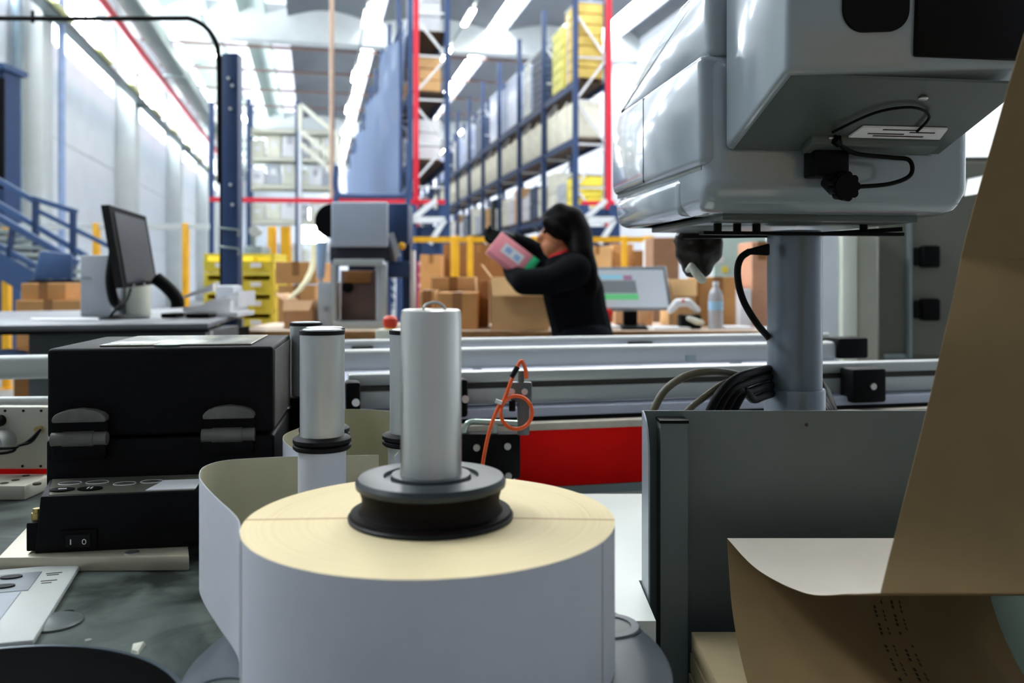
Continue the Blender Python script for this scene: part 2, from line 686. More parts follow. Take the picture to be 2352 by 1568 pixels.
def pal_mb(w, d):
    m = MB()
    m.box(-w / 2, w / 2, -d / 2, d / 2, .075, .1)
    for x in (-w / 2 + .05, 0, w / 2 - .05):
        m.box(x - .05, x + .05, -d / 2, d / 2, 0, .075)
    return m


def stackthing(name, label, x, y, z, w, d, h, n, mat, group, strap=None, cap=None):
    t = thing(name, label, 'stack', (x, y, z), 0, group)
    pal_mb(w, d).build('pallet', M_deck, t)
    stack_mb(w, d, h, n).build('load', mat, t)
    if strap:
        m = MB()
        for yy in (-d / 4, d / 4):
            m.box(-w / 2 - .006, w / 2 + .006, yy - .03, yy + .03, .1, .105 + h)
        m.build('strap', strap, t)
    if cap:
        MB().box(-w / 2 - .01, w / 2 + .01, -d / 2 - .01, d / 2 + .01, .1 + h, .13 + h).build('top_sheet', cap, t)
    return t


cxr = RX0 + .38
for y, d, h, n, mat, st, lab in [
        (19.75, .95, 1.75, 7, M_gold, M_wrap, 'tall yellow strapped carton stack at the near end of the top shelf'),
        (20.95, .9, 1.55, 6, M_green, None, 'pale yellow-green carton stack behind the yellow strapped stack'),
        (22.9, 1.1, 1.5, 8, M_crdb, None, 'tall navy crate stack beside the pale yellow-green stack'),
        (24.1, .9, 1.4, 8, M_wrap, M_green, 'shrink-wrapped pallet with green edge strips behind the navy crates'),
        (25.9, 1.1, 1.55, 9, M_wrap, None, 'tall shrink-wrapped pale blue pallet, nearest of the plain wrapped ones'),
        (26.98, .9, 1.4, 9, M_wrap, M_crdb, 'shrink-wrapped pallet with navy straps beside the tall pale blue one'),
        (28.9, 1.1, 1.6, 9, M_wrap, None, 'pale blue wrapped pallet in the middle of the top shelf'),
        (31.6, 1.2, 1.25, 7, M_crdb, M_wrap, 'lower navy crate stack with pale straps midway along the top shelf'),
        (34.1, 1.2, 1.35, 8, M_wrap, None, 'pale wrapped pallet just behind the lower navy stack'),
        (36.8, 1.2, 1.2, 7, M_wrap, M_green, 'wrapped pallet with yellow-green straps towards the far end'),
        (39.6, 1.2, 1.1, 7, M_crdb, None, 'small navy stack near the far end of the top shelf'),
        (42.5, 1.2, 1.2, 7, M_wrap, None, 'last pale wrapped pallet at the far end of the top shelf')]:
    stackthing('pallet_stack', lab, cxr, y, 5.75, .64, d, h, n, mat, 'pallet stacks on the top rack shelf', st, M_wrap if n == 7 else None)
MIX = [M_paper, M_black, M_bag, M_crate, M_card2, M_crdb, M_bag, M_paper]
CN = ['white', 'black', 'cream', 'grey', 'tan', 'navy', 'ivory', 'pale']
n = 0
for b in range(8):
    for k in range(3):
        y = RY + b * 2.8 + .48 + k * .92
        j = (n * 3 + b) % 8
        h = (.9, .7, 1.05, .8)[n % 4]
        nm = 'storage_carton'
        if n == 0:
            stackthing('yellow_crate_pallet', 'yellow crates on a pallet at the near end of the low shelf', cxr, y, 2.75, .64, .8, .75, 3, M_bin, 'cartons on the low rack shelf', None, M_crate)
        else:
            stackthing(nm, '%s carton stack, %s from the front on the low shelf of the right rack' % (CN[j], ORD[n]), cxr, y, 2.75, .64, .72, h, 2, MIX[j], 'cartons on the low rack shelf')
        n += 1
# dark boxes on the lowest shelf
n = 0
for b in range(7):
    for k in range(2):
        y = RY + b * 2.8 + .72 + k * 1.3
        t = thing('black_crate', 'black crate, %s from the front on the lowest shelf of the right rack' % ORD[n], 'crate', (cxr, y, 1.35), 0, 'black crates on the lowest shelf')
        MB().box(-.31, .31, -.5, .5, 0, .95, .03).build('crate_body', M_black if n % 3 else M_crdb, t)
        MB().box(-.32, .32, -.52, .52, .9, .98, .02).build('crate_rim', M_rub, t)
        n += 1
# loads on the braced middle rack
n = 0
for b in range(5):
    for z in (3.9, 5.5, 6.9):
        y = 19.9 + b * 2.8 + 1.0
        stackthing('carton_stack', 'pale carton stack on a dark pallet, %s bay, %s shelf of the braced rack' % (ORD[b], {3.9: 'lower', 5.5: 'middle', 6.9: 'upper'}[z]), 2.575, y, z, .68, 1.1, (.95, .8, 1.05)[n % 3], 3,
                   (M_paper, M_card2, M_crate)[n % 3], 'carton stacks on the braced rack')
        n += 1
# frontal rack at the left: white contents
def front_rack(px0, px1, px2, w, zt, label):
    xs = [wX(p, w) for p in (px0, px1, px2)]
    y = (w - .2222 * xs[1]) / .975
    r = thing('shelving_rack', label, 'rack', (xs[1], y, 0))
    for x in xs:
        m = MB('W')
        for yy in (y, y + 1.0):
            m.box(x - .06, x + .06, yy - .05, yy + .05, 0, zt)
        m.mi = 1
        for k in range(int(zt) - 1):
            a, b = (y, y + 1.0) if k % 2 else (y + 1.0, y)
            m.bar((x, a, .4 + k), (x, b, 1.4 + k), .04, .04)
        m.build('upright_frame', [M_blue, M_brace], r)
    for z in (1.6, 2.9, 3.9, 4.7, 5.5):
        for a, b in zip(xs, xs[1:]):
            MB('W').box(a, b, y, y + .06, z - .12, z).box(a, b, y + .94, y + 1.0, z - .12, z).box(a, b, y, y + 1, z - .02, z).build('shelf', M_cream, r)
    return xs, y


xs, yy = front_rack(573, 683, 765, 25, 6.3, 'open shelving rack with cream shelves behind the yellow bins')
n = 0
for z in (1.6, 2.9, 3.9, 4.7):
    for a, b in zip(xs, xs[1:]):
        for k in range(3):
            x = a + (b - a) * (k + .5) / 3
            h = .45 + .25 * ((n * 7) % 3)
            t = thing('shelf_carton', '%s carton, %s on the open shelving, counted row by row from bottom left' % (('white', 'grey', 'ivory', 'pale')[n % 4], ORD[n]), 'carton', (x, yy + .45, z), 0, 'cartons on the open shelving')
            bw = (b - a) / 3.4
            MB().box(-bw / 2, bw / 2, -.3, .3, 0, min(h, .62), .015, 1).build('carton_body', (M_paper, M_crate, M_cream, M_bag)[n % 4], t)
            MB().box(-bw / 5, bw / 5, -.305, -.3, h * .4, h * .65).build('paper_label', M_paper if n % 4 else M_crate, t)
            n += 1
t = thing('inclined_conveyor', 'white inclined truss conveyor beside the open shelving', 'conveyor', (.1, 24, 0))
y0_ = 23.6
for a, b in [((690, 240), (775, 310)), ((690, 300), (775, 370)), ((690, 240), (690, 300)), ((775, 310), (775, 370)), ((690, 330), (770, 400))]:
    pa, pb = P(a[0], a[1], 24), P(b[0], b[1], 24)
    MB('C').bar(pa, pb, .12, .12).build('truss_bar', M_cream, t)
MB('C').bar((U(690, 24), 24, 0), P(690, 240, 24), .1, .1).bar((U(775, 24), 24, 0), P(775, 310, 24), .1, .1).build('support_post', M_brace, t)

# blue net along the aisle (open mesh)
mnet = bpy.data.materials.new('blue_net')
mnet.use_nodes = True
nt = mnet.node_tree
b = nt.nodes['Principled BSDF']
b.inputs['Base Color'].default_value = lin('3d66ae')
b.inputs['Roughness'].default_value = .8
b.inputs['Alpha'].default_value = .5
nzn = nt.nodes.new('ShaderNodeTexNoise')
nzn.inputs['Scale'].default_value = .5
crn = nt.nodes.new('ShaderNodeValToRGB')
crn.color_ramp.elements[0].color = lin('5f7599')
crn.color_ramp.elements[1].color = lin('9aaed0')
nt.links.new(nzn.outputs[0], crn.inputs[0])
nt.links.new(crn.outputs[0], b.inputs['Base Color'])
rows = []
for i in range(31):
    y = 20 + i
    rows.append([(1.9 + .05 * math.sin(y * 2.2) + .03 * k * math.sin(y), y, 3.1 + 3.95 * k / 6) for k in range(7)])
t = thing('safety_net', 'tall blue mesh net hanging along the aisle left of the braced rack', 'net', (1.95, 20, 3.1))
MB('W').sheet(rows, .012).build('mesh_net', [mnet, mnet], t)
MB('W').bar((1.95, 20, 7.05), (1.95, 50, 7.05), .05, .05).bar((1.95, 20, 3.1), (1.95, 50, 3.1), .06, .06).build('net_rail', M_blue, t)
MB('W').bar((1.95, 20, 0), (1.95, 20, 7.1), .08, .08).bar((1.95, 50, 0), (1.95, 50, 7.1), .08, .08).bar((1.95, 35, 0), (1.95, 35, 7.1), .08, .08).build('net_post', M_blue, t)
# blue portal frame below the net
t = thing('portal_gate', 'dark blue round-cornered frame under the net, above the red bar', 'portal', cw(U(850, 18.5), 18.5, 0))
MB('C').tube([P(772, 380, 18.5), P(770, 425, 18.5), P(778, 447, 18.5), P(800, 450, 18.5), P(910, 450, 18.5), P(930, 446, 18.5), P(938, 425, 18.5), P(938, 330, 18.5)], .06, 8, 4).build('frame_tube', M_blue, t)
MB('C').bar((U(938, 18.5), 18.5, 0), P(938, 330, 18.5), .1, .1).bar((U(772, 18.5), 18.5, 0), P(772, 445, 18.5), .1, .1).build('frame_leg', M_blue, t)

# red gantry
t = thing('red_gantry', 'red portal bar with tall red post in front of the racks at centre', 'gantry', cw(U(955, 19), 19, 0))
MB('C').bar(P(482, 458, 19), P(1022, 464, 19), .1, .1).build('crossbar', M_red, t)
MB('C').bar((U(956, 19), 19, 0), (U(956, 19), 19, H(-40, 19)), .11, .11).build('post', M_red, t)
MB('C').bar((U(486, 19), 19, 0), (U(486, 19), 19, H(235, 19)), .09, .09).build('post', M_blue, t)
t = thing('red_rack_guard', 'red upright and bar at the near end of the long right rack', 'gantry', cw(U(1400, 19), 19, 0))
MB('C').bar((U(1398, 19), 19, 0), (U(1398, 19), 19, H(-60, 19)), .13, .13).build('post', M_red, t)
MB('C').bar(P(1335, 467, 19), P(1412, 466, 19), .1, .1).build('crossbar', M_red, t)
tag(MB('W').cyl((.44, 22, 3), (.44, 22, 10), .06).build('hanging_pipe', pm('tan_pipe', 'b59a86', .6)), 'thin tan pipe dropping from the roof at centre', 'pipe')
# small blue rack braces seen low at both sides of the aisle
for px0, px1, nm in ((945, 1022, 'left'), (1340, 1412, 'right')):
    t = thing('rack_end_brace', 'white zigzag brace on dark blue uprights, %s side of the rack aisle' % nm, 'brace', cw(U((px0 + px1) / 2, 17), 17, 0))
    MB('C').bar(P(px0, 505, 17), P(px1, 505, 17), .1, .12).bar(P(px0, 505, 17), P(px1 - 20, 460, 17), .1, .1).bar(P(px1, 505, 17), P(px1 - 35, 560, 17), .1, .1).build('zigzag', M_brace, t)
    for px in (px0, px1):
        MB('C').box(U(px, 17.1) - .1, U(px, 17.1) + .1, 17.05, 17.2, 0, H(470, 17.1)).build('upright', M_blue, t)
    MB('C').box(U(px0, 17.15), U(px1, 17.15), 17.25, 17.5, H(500, 17.2), H(480, 17.2)).box(U(px0, 17.15), U(px1, 17.15), 17.25, 17.5, H(600, 17.2), H(520, 17.2)).build('cross_panel', M_blue, t)

# ------------------------------------------------------------------ yellow safety fences
def fence(label, w, posts, rail_y, px0, px1, base_w=.075, railmat=None, midr=True):
    t = thing('safety_fence', label, 'fence', cw(U((px0 + px1) / 2, w), w, 0))
    MB('C').bar(P(px0, rail_y, w), P(px1, rail_y, w), .05, .055).build('top_rail', railmat or M_yel, t)
    if midr:
        MB('C').bar((U(px0, w), w, .55), (U(px1, w), w, .55), .05, .05).build('mid_rail', railmat or M_yel, t)
    for px, bw in posts:
        MB('C').box(U(px, w) - bw / 2, U(px, w) + bw / 2, w - .04, w + .04, .012, H(rail_y - 8, w), .008).box(U(px, w) - bw, U(px, w) + bw, w - .08, w + .08, 0, .012).build('post', M_yel, t)
    return t


fence('yellow safety fence behind the person and the packing bench', 9, [(1045, .085), (1080, .06), (1190, .085), (1228, .07), (1335, .085), (1434, .055), (1490, .1)], 550, 945, 1500)
fence('thin-railed fence with yellow posts along the left wall', 9.5, [(16, .075), (222, .06), (427, .06)], 520, -120, 480, railmat=M_conc, midr=False)
t = thing('guard_post', 'yellow guard posts pair beside the yellow bins', 'post', cw(U(640, 8.2), 8.2, 0))
MB('C').box(U(625, 8.2) - .035, U(625, 8.2) + .035, 8.16, 8.24, 0, H(520, 8.2), .008).build('post', M_yel, t)
MB('C').bar((U(668, 8.2), 8.2, 0), P(656, 520, 8.2), .08, .08).build('post', M_yel, t)
MB('C').bar(P(622, 600, 8.2), P(668, 600, 8.2), .05, .05).build('crossbar', M_yel, t)

# ------------------------------------------------------------------ stairs at the left
t = thing('metal_staircase', 'dark blue metal staircase with handrails descending at far left', 'staircase', cw(U(60, 8), 8, 0))
def sl(p0, p1, w, a, b, nm, mat=M_blue2):
    MB('C').bar(P(p0[0], p0[1], w), P(p1[0], p1[1], w), a, b).build(nm, mat, t)
sl((-200, 385), (178, 604), 7.5, .05, .055, 'handrail')
sl((-200, 455), (178, 664), 7.5, .04, .045, 'handrail')
sl((-200, 497), (148, 692), 7.5, .05, .2, 'stringer')
sl((-200, 350), (198, 588), 8.6, .05, .05, 'handrail')
sl((-200, 300), (80, 462), 8.6, .05, .05, 'handrail')
sl((-200, 440), (160, 655), 8.6, .05, .18, 'stringer', M_blue)
sl((74, 455), (176, 487), 8.6, .05, .05, 'handrail')
sl((80, 480), (270, 575), 8.6, .04, .04, 'handrail')
for px, py in ((82, 455), (168, 485), (-40, 400)):
    MB('C').bar((U(px, 8.6), 8.6, 0), P(px, py, 8.6), .05, .05).build('rail_post', M_blue, t)
for px, py in ((30, 518), (165, 598)):
    MB('C').bar(P(px, py, 7.5), (U(px - 12, 7.5), 7.5, H(py + 92, 7.5)), .04, .04).build('rail_post', M_blue, t)
MB('C').bar((U(140, 7.5), 7.5, 0), P(140, 690, 7.5), .06, .06).bar((U(150, 8.6), 8.6, 0), P(150, 650, 8.6), .06, .06).build('support_leg', M_blue, t)
for k in range(9):
    f = k / 9
    px, py = -180 + 320 * f, 500 + 182 * f
    q = P(px, py, 7.5)
    MB('C').box(q.x - .14, q.x + .14, 7.52, 8.6, q.z - .02, q.z + .02).build('tread', M_duct, t)
t = thing('mezzanine_cabin', 'dark blue cabin side standing at the far left edge', 'cabin', cw(U(-40, 12), 12, 0))
MB('C').box(U(-260, 12), U(10, 12), 12, 12.4, 0, H(160, 12)).build('cabin_wall', M_blue, t)
MB('C').box(U(-260, 11.95), U(14, 11.95), 11.9, 12.5, H(160, 12), H(148, 12)).build('cabin_roof', M_blue2, t)
MB('C').box(U(-150, 11.9), U(2, 11.9), 11.96, 12, H(430, 12), H(180, 12)).build('dark_opening', M_black, t)
t = thing('handling_trolley', 'dark blue and black handling trolley below the stair rail', 'trolley', cw(U(125, 6.6), 6.6, 0))
MB('C').hexa([P(75, 640, 6.6), P(165, 640, 6.6), P(165, 640, 7.1), P(75, 640, 7.1), P(92, 575, 6.6), P(168, 582, 6.6), P(168, 582, 7.1), P(92, 575, 7.1)], .02).build('hopper', M_blue2, t)
MB('C').box(U(60, 6.6), U(172, 6.6), 6.6, 7.1, H(700, 6.6), H(642, 6.6), .02).build('chassis', M_black, t)
for px in (75, 160):
    MB('C').box(U(px, 6.6) - .03, U(px, 6.6) + .03, 6.62, 6.68, 0.1, H(700, 6.6)).build('leg', M_black, t)
    MB('C').cyl((U(px, 6.6), 6.63, .06), (U(px, 6.6), 6.69, .06), .06).build('wheel', M_rub, t)

# ------------------------------------------------------------------ navy post with conduit
t = thing('navy_post', 'tall navy steel post with bolts standing behind the left desk', 'post', cw(U(527, 4.5), 4.5, 0))
MB('C').box(U(509, 4.5), U(546, 4.5), 4.5, 4.58, 0, H(122, 4.5), .004).build('post', M_blue, t)
MB('C').box(U(503, 4.5), U(509.5, 4.5), 4.51, 4.6, 0, H(126, 4.5)).build('side_strip', M_black, t)
for py in (180, 197, 424, 470, 250):
    MB('C').cyl((U(530, 4.5) + .01 * (py % 3 - 1), 4.5, H(py, 4.5)), (U(530, 4.5) + .01 * (py % 3 - 1), 4.49, H(py, 4.5)), .009, seg=12).build('bolt', M_brace, t)
for py in (523, 566):
    MB('C').tube([P(503, py, 4.49), P(520, py + 2, 4.485), P(546, py + 6, 4.49), P(547, py + 20, 4.49)], .007, 6).build('cable_tie', M_duct, t)
MB('C').box(U(490, 4.5), U(562, 4.5), 4.45, 4.63, 0, .012).build('base_plate', M_blue, t)
t = thing('black_conduit', 'bent black conduit pipe crossing the top left to the navy post', 'conduit', cw(U(200, 4.5), 4.56, H(42, 4.5)))
MB('C').tube([P(-200, 42, 4.56), P(0, 42, 4.56), P(200, 43, 4.56), P(400, 42, 4.56), P(440, 44, 4.56), P(475, 65, 4.56), P(497, 100, 4.56), P(502, 135, 4.56), P(504, 230, 4.56), P(505, 420, 4.56)], .013, 10, 6).build('pipe', M_black, t)
MB('C').cyl(P(75, 25, 4.56), P(75, 52, 4.56), .009).build('hanger', M_black, t)

# ------------------------------------------------------------------ left desk with monitor
DZ = 1.035
DN = 2000 * (CZ - DZ) / 105
t = thing('standing_desk', 'grey standing desk with dark edge at left carrying the monitor', 'desk', cw(U(200, 3.5), 3.5, 0))
top = [(-60, 748), (478, 742), (576, 712), (560, 706), (-60, 716)]
def onz(px, py, z):
    w = F * (CZ - z) / (py - CY)
    return (U(px, w), w)
poly = [onz(px, py, DZ) for px, py in top]
MB('C').prism(poly, lambda p, q, s: Vector((p, q, s)), DZ - .02, DZ, .003).build('desk_top', pm('grey_laminate', '7d8085', .4, scale=6), t)
poly2 = [onz(-60, 749, DZ), onz(480, 743, DZ), onz(480, 735, DZ), onz(-60, 740, DZ)]
MB('C').prism(poly2, lambda p, q, s: Vector((p, q, s)), DZ - .032, DZ - .02).build('edge_band', M_black, t)
w1 = onz(478, 742, DZ)[1] + .05
MB('C').box(U(65, w1), U(472, w1), w1, w1 + .4, .1, DZ - .032, .004).build('cabinet', pm('slate_cabinet', '4b5052', .5, scale=4), t)
MB('C').box(U(472, w1), U(483, w1), w1, w1 + .03, 0, DZ - .032).box(U(545, w1 + .7), U(556, w1 + .7), w1 + .7, w1 + .73, 0, DZ - .02).box(U(65, w1), U(80, w1), w1, w1 + .05, 0, .1).box(U(440, w1), U(470, w1), w1 + .3, w1 + .38, 0, .1).build('leg', M_alu, t)
MB('C').box(U(486, w1 + .2), U(540, w1 + .5), w1 + .3, w1 + .7, .25, DZ - .05).build('side_box', M_black, t)
# monitor
WM = 3.5
t = cthing('desk_monitor', 'black flat monitor turned sideways on the left desk', 'monitor', U(285, WM), WM, DZ)
A0, A1 = P(250, 470, 3.35), P(335, 497, 3.75)      # screen plane corners
B0, B1 = P(283, 662, 3.40), P(362, 652, 3.80)
def quadbox(m, c, dirv, th, ins=0):
    p = [Vector(v) for v in c]
    mid = sum(p, Vector()) / 4
    q = [v + (mid - v).normalized() * ins for v in p]
    n_ = Vector(dirv).normalized() * th
    m.hexa([q[0], q[1], q[1] + n_, q[0] + n_, q[3], q[2], q[2] + n_, q[3] + n_])
    return m
nrm = (B1 - B0).cross(A0 - B0).normalized()
back = -nrm if nrm.y < 0 else nrm
lft = -(back.copy())
quadbox(MB('C'), [B0, B1, A1, A0], Vector((-.75, .35, 0)), .045).build('casing', M_black, t)
e = Vector((.6, -.3, 0)).normalized() * .004
S = lambda fx, fz: (B0 + (B1 - B0) * fx) * (1 - fz) + (A0 + (A1 - A0) * fx) * fz
quadbox(MB('C'), [S(.1, .06) , S(.93, .06), S(.93, .93), S(.1, .93)], Vector((.6, -.3, 0)), .004).build('screen', pm('dark_screen', '41464c', .3, scale=3, var=.15), t)
MB('C').tube([P(262, 580, 3.62), P(254, 640, 3.65), P(262, 690, 3.66), P(280, 705, 3.66)], .022, 8).build('stand_arm', M_black, t)
b_ = P(285, 707, 3.62)
MB('C').lathe([(0, DZ), (.1, DZ), (.1, DZ + .006), (.03, DZ + .016), (0, DZ + .016)], b_.x, 3.62, 32).build('stand_foot', M_black, t)
for k in range(3):
    MB('C').ball(S(.2 + .3 * k, .03) + Vector((.02, -.012, 0)), .004, seg=8).build('button', M_alu, t)
t = cthing('handset_stand', 'black handheld scanner stand leaning beside the desk monitor', 'scanner stand', U(380, 3.7), 3.7, DZ)
MB('C').tube([P(358, 638, 3.7), P(385, 660, 3.7), P(405, 685, 3.7), P(408, 706, 3.7)], .028, 10).build('stand', M_black, t)
MB('C').box(U(378, 3.7), U(412, 3.7), 3.66, 3.8, DZ, DZ + .02, .004).build('foot', M_black, t)
tag(MB('C').tube([P(300, 663, 3.68), P(290, 690, 3.62), P(270, 706, 3.56), (U(250, 3.55), 3.55, DZ + .004)], .006, 6).build('monitor_cable', M_rub), 'thin dark cable hanging below the desk monitor', 'cable')
t = cthing('computer_case', 'pale grey upright computer case behind the desk monitor', 'computer case', U(220, 3.95), 3.95, DZ)
MB('C').box(U(184, 3.85), U(256, 3.85), 3.85, 4.2, DZ, H(586, 3.9), .006).build('case', M_crate, t)
MB('C').box(U(186, 3.845), U(208, 3.845), 3.845, 3.85, H(640, 3.85), H(637, 3.85)).build('drive_slot', M_duct, t)
t = cthing('white_canister', 'white round canister half hidden behind the desk monitor', 'canister', U(318, 4.0), 4.0, DZ)
MB('C').lathe([(0, DZ), (.055, DZ), (.055, DZ + .13), (.05, DZ + .14), (0, DZ + .14)], U(318, 4.0), 4.0, 24).build('canister_body', M_cream, t)
MB('C').cyl((U(318, 4), 4, DZ + .14), (U(318, 4), 4, DZ + .15), .045).build('lid', M_paper, t)
t = cthing('document_pile', 'untidy pile of white papers at the right end of the desk', 'papers', U(460, 3.9), 3.9, DZ)
for k, (a, b, c, d, tl) in enumerate([(412, 545, 700, 3.75, 0), (420, 530, 690, 3.8, .03), (470, 548, 682, 3.85, .05)]):
    MB('C').hexa([(U(a, d), d, DZ + .002 + .02 * k), (U(b, d), d, DZ + .002 + .02 * k), (U(b, d), d + .25, DZ + .002 + .02 * k), (U(a, d), d + .25, DZ + .02 * k + .002),
                  (U(a, d), d, DZ + .02 + .02 * k), (U(b, d), d, DZ + .02 + .02 * k + tl), (U(b, d), d + .25, DZ + .02 + .02 * k + tl), (U(a, d), d + .25, DZ + .02 + .02 * k)]).build('paper_sheaf', M_paper, t)
MB('C').hexa([P(415, 686, 3.78), P(490, 668, 3.78), P(494, 668, 3.95), P(420, 684, 3.95), P(415, 682, 3.78), P(490, 651, 3.78), P(494, 650, 3.95), P(420, 680, 3.95)]).build('tilted_sheaf', M_paper, t)
t = cthing('office_printer', 'small white label printer with grey lid on the desk end', 'printer', U(512, 4.0), 4.0, DZ)
MB('C').box(U(492, 4.0), U(538, 4.0), 4.0, 4.15, DZ + .045, H(655, 4.0), .02).build('printer_body', M_crate, t)
MB('C').box(U(490, 4.0), U(540, 4.0), 3.99, 4.16, DZ + .0, DZ + .05, .01).build('base', M_paper, t)
tag(MB('C').box(U(425, 3.62), U(480, 3.62), 3.62, 3.72, DZ, DZ + .022, .008).build('computer_mouse', M_black), 'low black device lying in front of the paper pile', 'device')
tag(MB('C').hexa([(U(75, 3.42), 3.42, DZ), (U(225, 3.42), 3.42, DZ), (U(228, 3.6), 3.6, DZ), (U(70, 3.6), 3.6, DZ), (U(75, 3.42), 3.42, DZ + .004), (U(225, 3.42), 3.42, DZ + .004), (U(228, 3.6), 3.6, DZ + .004), (U(70, 3.6), 3.6, DZ + .004)]).build('paper_sheet', M_paper),
    'flat white sheets lying on the left part of the desk', 'papers')

# ------------------------------------------------------------------ cardboard boxes
def carton(label, px0, px1, py0, py1, w, dep, mat=M_card, group='cardboard boxes', z0=None, rz=0, openb=False, name='cardboard_box', tape=True):
    zb = H(py1, w) if z0 is None else z0
    u0, u1 = U(px0, w), U(px1, w)
    h = H(py0, w) - zb
    t = cthing(name, label, 'box', (u0 + u1) / 2, w, zb, rz, group)
    a = (u1 - u0) / 2
    m = MB()
    if openb:
        th = .006
        m.box(-a, a, 0, th, 0, h).box(-a, a, dep - th, dep, 0, h).box(-a, -a + th, 0, dep, 0, h).box(a - th, a, 0, dep, 0, h).box(-a, a, 0, dep, 0, th)
    else:
        m.box(-a, a, 0, dep, 0, h, .004, 1)
    m.build('box_body', mat, t)
    if tape and not openb:
        MB().box(-.025, .025, -.0015, dep + .001, h - .1, h + .0015).build('tape', M_tape, t)
    if openb:
        f = h * .35
        MB().hexa([(-a, -.004, h), (a, -.004, h), (a, .002, h), (-a, .002, h), (-a + .01, -.06, h - f), (a - .01, -.06, h - f), (a - .01, -.054, h - f), (-a + .01, -.054, h - f)]).build('flap', mat, t)
        MB().hexa([(-a, 0, h), (-a, dep, h), (-a - .005, dep, h), (-a - .005, 0, h), (-a - .05, 0, h + f * .7), (-a - .05, dep, h + f * .7), (-a - .055, dep, h + f * .7), (-a - .055, 0, h + f * .7)]).build('flap', mat, t)
    return t


BZ = .935            # packing bench height
BN = 4.42
t = thing('packing_bench', 'long packing bench with worn brown edge behind the conveyor rails', 'bench', cw(U(1150, 4.8), 4.8, 0))
MB('C').box(U(520, BN), U(1775, BN), BN, BN + .85, BZ - .03, BZ, .004).build('bench_top', pm('bench_laminate', 'cbb59f', .6, scale=2, var=.15), t)
MB('C').box(U(520, BN), U(1775, BN), BN - .008, BN, BZ - .04, BZ, .002).build('edge_strip', pm('worn_wood_edge', '9a6b3a', .6, scale=12, var=.5, stretch=(1, 1, 6)), t)
for px in (540, 900, 1300, 1740):
    for w in (BN + .06, BN + .78):
        MB('C').box(U(px, BN) - .03, U(px, BN) + .03, w - .03, w + .03, 0, BZ - .03).build('leg', M_duct, t)
MB('C').box(U(560, BN), U(1740, BN), BN + .5, BN + .53, .2, BZ - .05).build('back_panel', pm('dark_panel', '33302b', .7), t)  # dark panel under the bench top

carton('tall open cardboard box the person leans over', 1127, 1262, 636, 765, BN + .06, .4, M_card2, z0=BZ, openb=True)
carton('wide tan cardboard box left of the open box', 1003, 1097, 672, 757, BN + .12, .4, M_card, z0=BZ)
carton('pale cardboard box on top of and behind the wide tan box', 990, 1092, 636, 757, BN + .56, .25, M_card2, z0=BZ)
carton('small pale cardboard box at the left end of the bench boxes', 962, 1000, 667, 757, BN + .3, .3, M_card2, z0=BZ)
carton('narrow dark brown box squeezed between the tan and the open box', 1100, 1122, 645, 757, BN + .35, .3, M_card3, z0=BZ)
# stack near the yellow bins, on the floor
carton('lower tan carton of the stack beside the yellow bins', 638, 724, 655, 760, 6.3, .5, M_card, z0=None)
BX = carton('upper tan carton of the stack beside the yellow bins', 632, 726, 601, 652, 6.3, .52, M_card)
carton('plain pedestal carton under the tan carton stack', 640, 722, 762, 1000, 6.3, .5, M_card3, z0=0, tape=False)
b2 = carton('peach cardboard carton standing under the cream paper hose', 652, 720, 690, 752, 4.65, .3, pm('peach_card', 'e0b184', .8, scale=8), z0=BZ, openb=True)
tag(MB('C').sheet([[P(px - 7, py, w), P(px, py - 1, w - .015), P(px + 7, py, w)] for px, py, w in [(722, 560, 5.3), (722, 590, 5.25), (716, 620, 5.15), (704, 645, 5.05), (688, 666, 4.95), (668, 683, 4.85), (660, 692, 4.8), (662, 715, 4.78)]], .006).build('paper_hose', [pm('cream_paper_strip', 'dcd2a8', .7)] * 2),
    'long cream paper strip curving down into the peach carton', 'paper strip')
# boxes behind the fence
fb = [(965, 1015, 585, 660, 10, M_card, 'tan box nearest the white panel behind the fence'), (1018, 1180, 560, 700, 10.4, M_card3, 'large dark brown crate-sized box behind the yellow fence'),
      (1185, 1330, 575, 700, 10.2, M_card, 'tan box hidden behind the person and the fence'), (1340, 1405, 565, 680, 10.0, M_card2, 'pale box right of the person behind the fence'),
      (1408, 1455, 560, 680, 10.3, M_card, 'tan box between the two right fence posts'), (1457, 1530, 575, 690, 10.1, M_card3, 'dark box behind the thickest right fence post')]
for a, b, c, d, w, m, l in fb:
    carton(l, a, b, c, d, w, .9, m, 'boxes behind the fence', z0=0)
# boxes right of the screen
carton('open pale carton right of the bench screen', 1537, 1600, 640, 745, BN + .42, .3, M_card2, z0=BZ, openb=True)
carton('plain tan carton behind the water bottle', 1604, 1695, 636, 745, BN + .45, .3, M_card, z0=BZ)
carton('tall salmon carton beside the grey pole', 1727, 1775, 555, 745, BN + .4, .3, pm('salmon_card', 'd9a283', .8, scale=8), z0=BZ)
carton('white narrow carton leaning against the salmon carton', 1700, 1726, 663, 745, BN + .35, .2, M_paper, z0=BZ, tape=False)
carton('brown carton standing behind the hanging dark bag', 1500, 1560, 545, 640, 6.5, .4, pm('brown_card', 'a77a5c', .8), z0=0, tape=False)
# boxes left of the desk
carton('small tan box on top of the wide flat box at far left', 48, 150, 650, 688, 4.9, .4, M_card, z0=None)
carton('wide tan box below the small box at far left', 36, 184, 689, 800, 4.85, .5, M_card, z0=None)
carton('large tan box standing on the floor at far left', 30, 190, 802, 1100, 4.8, .6, M_card3, z0=0, tape=False)

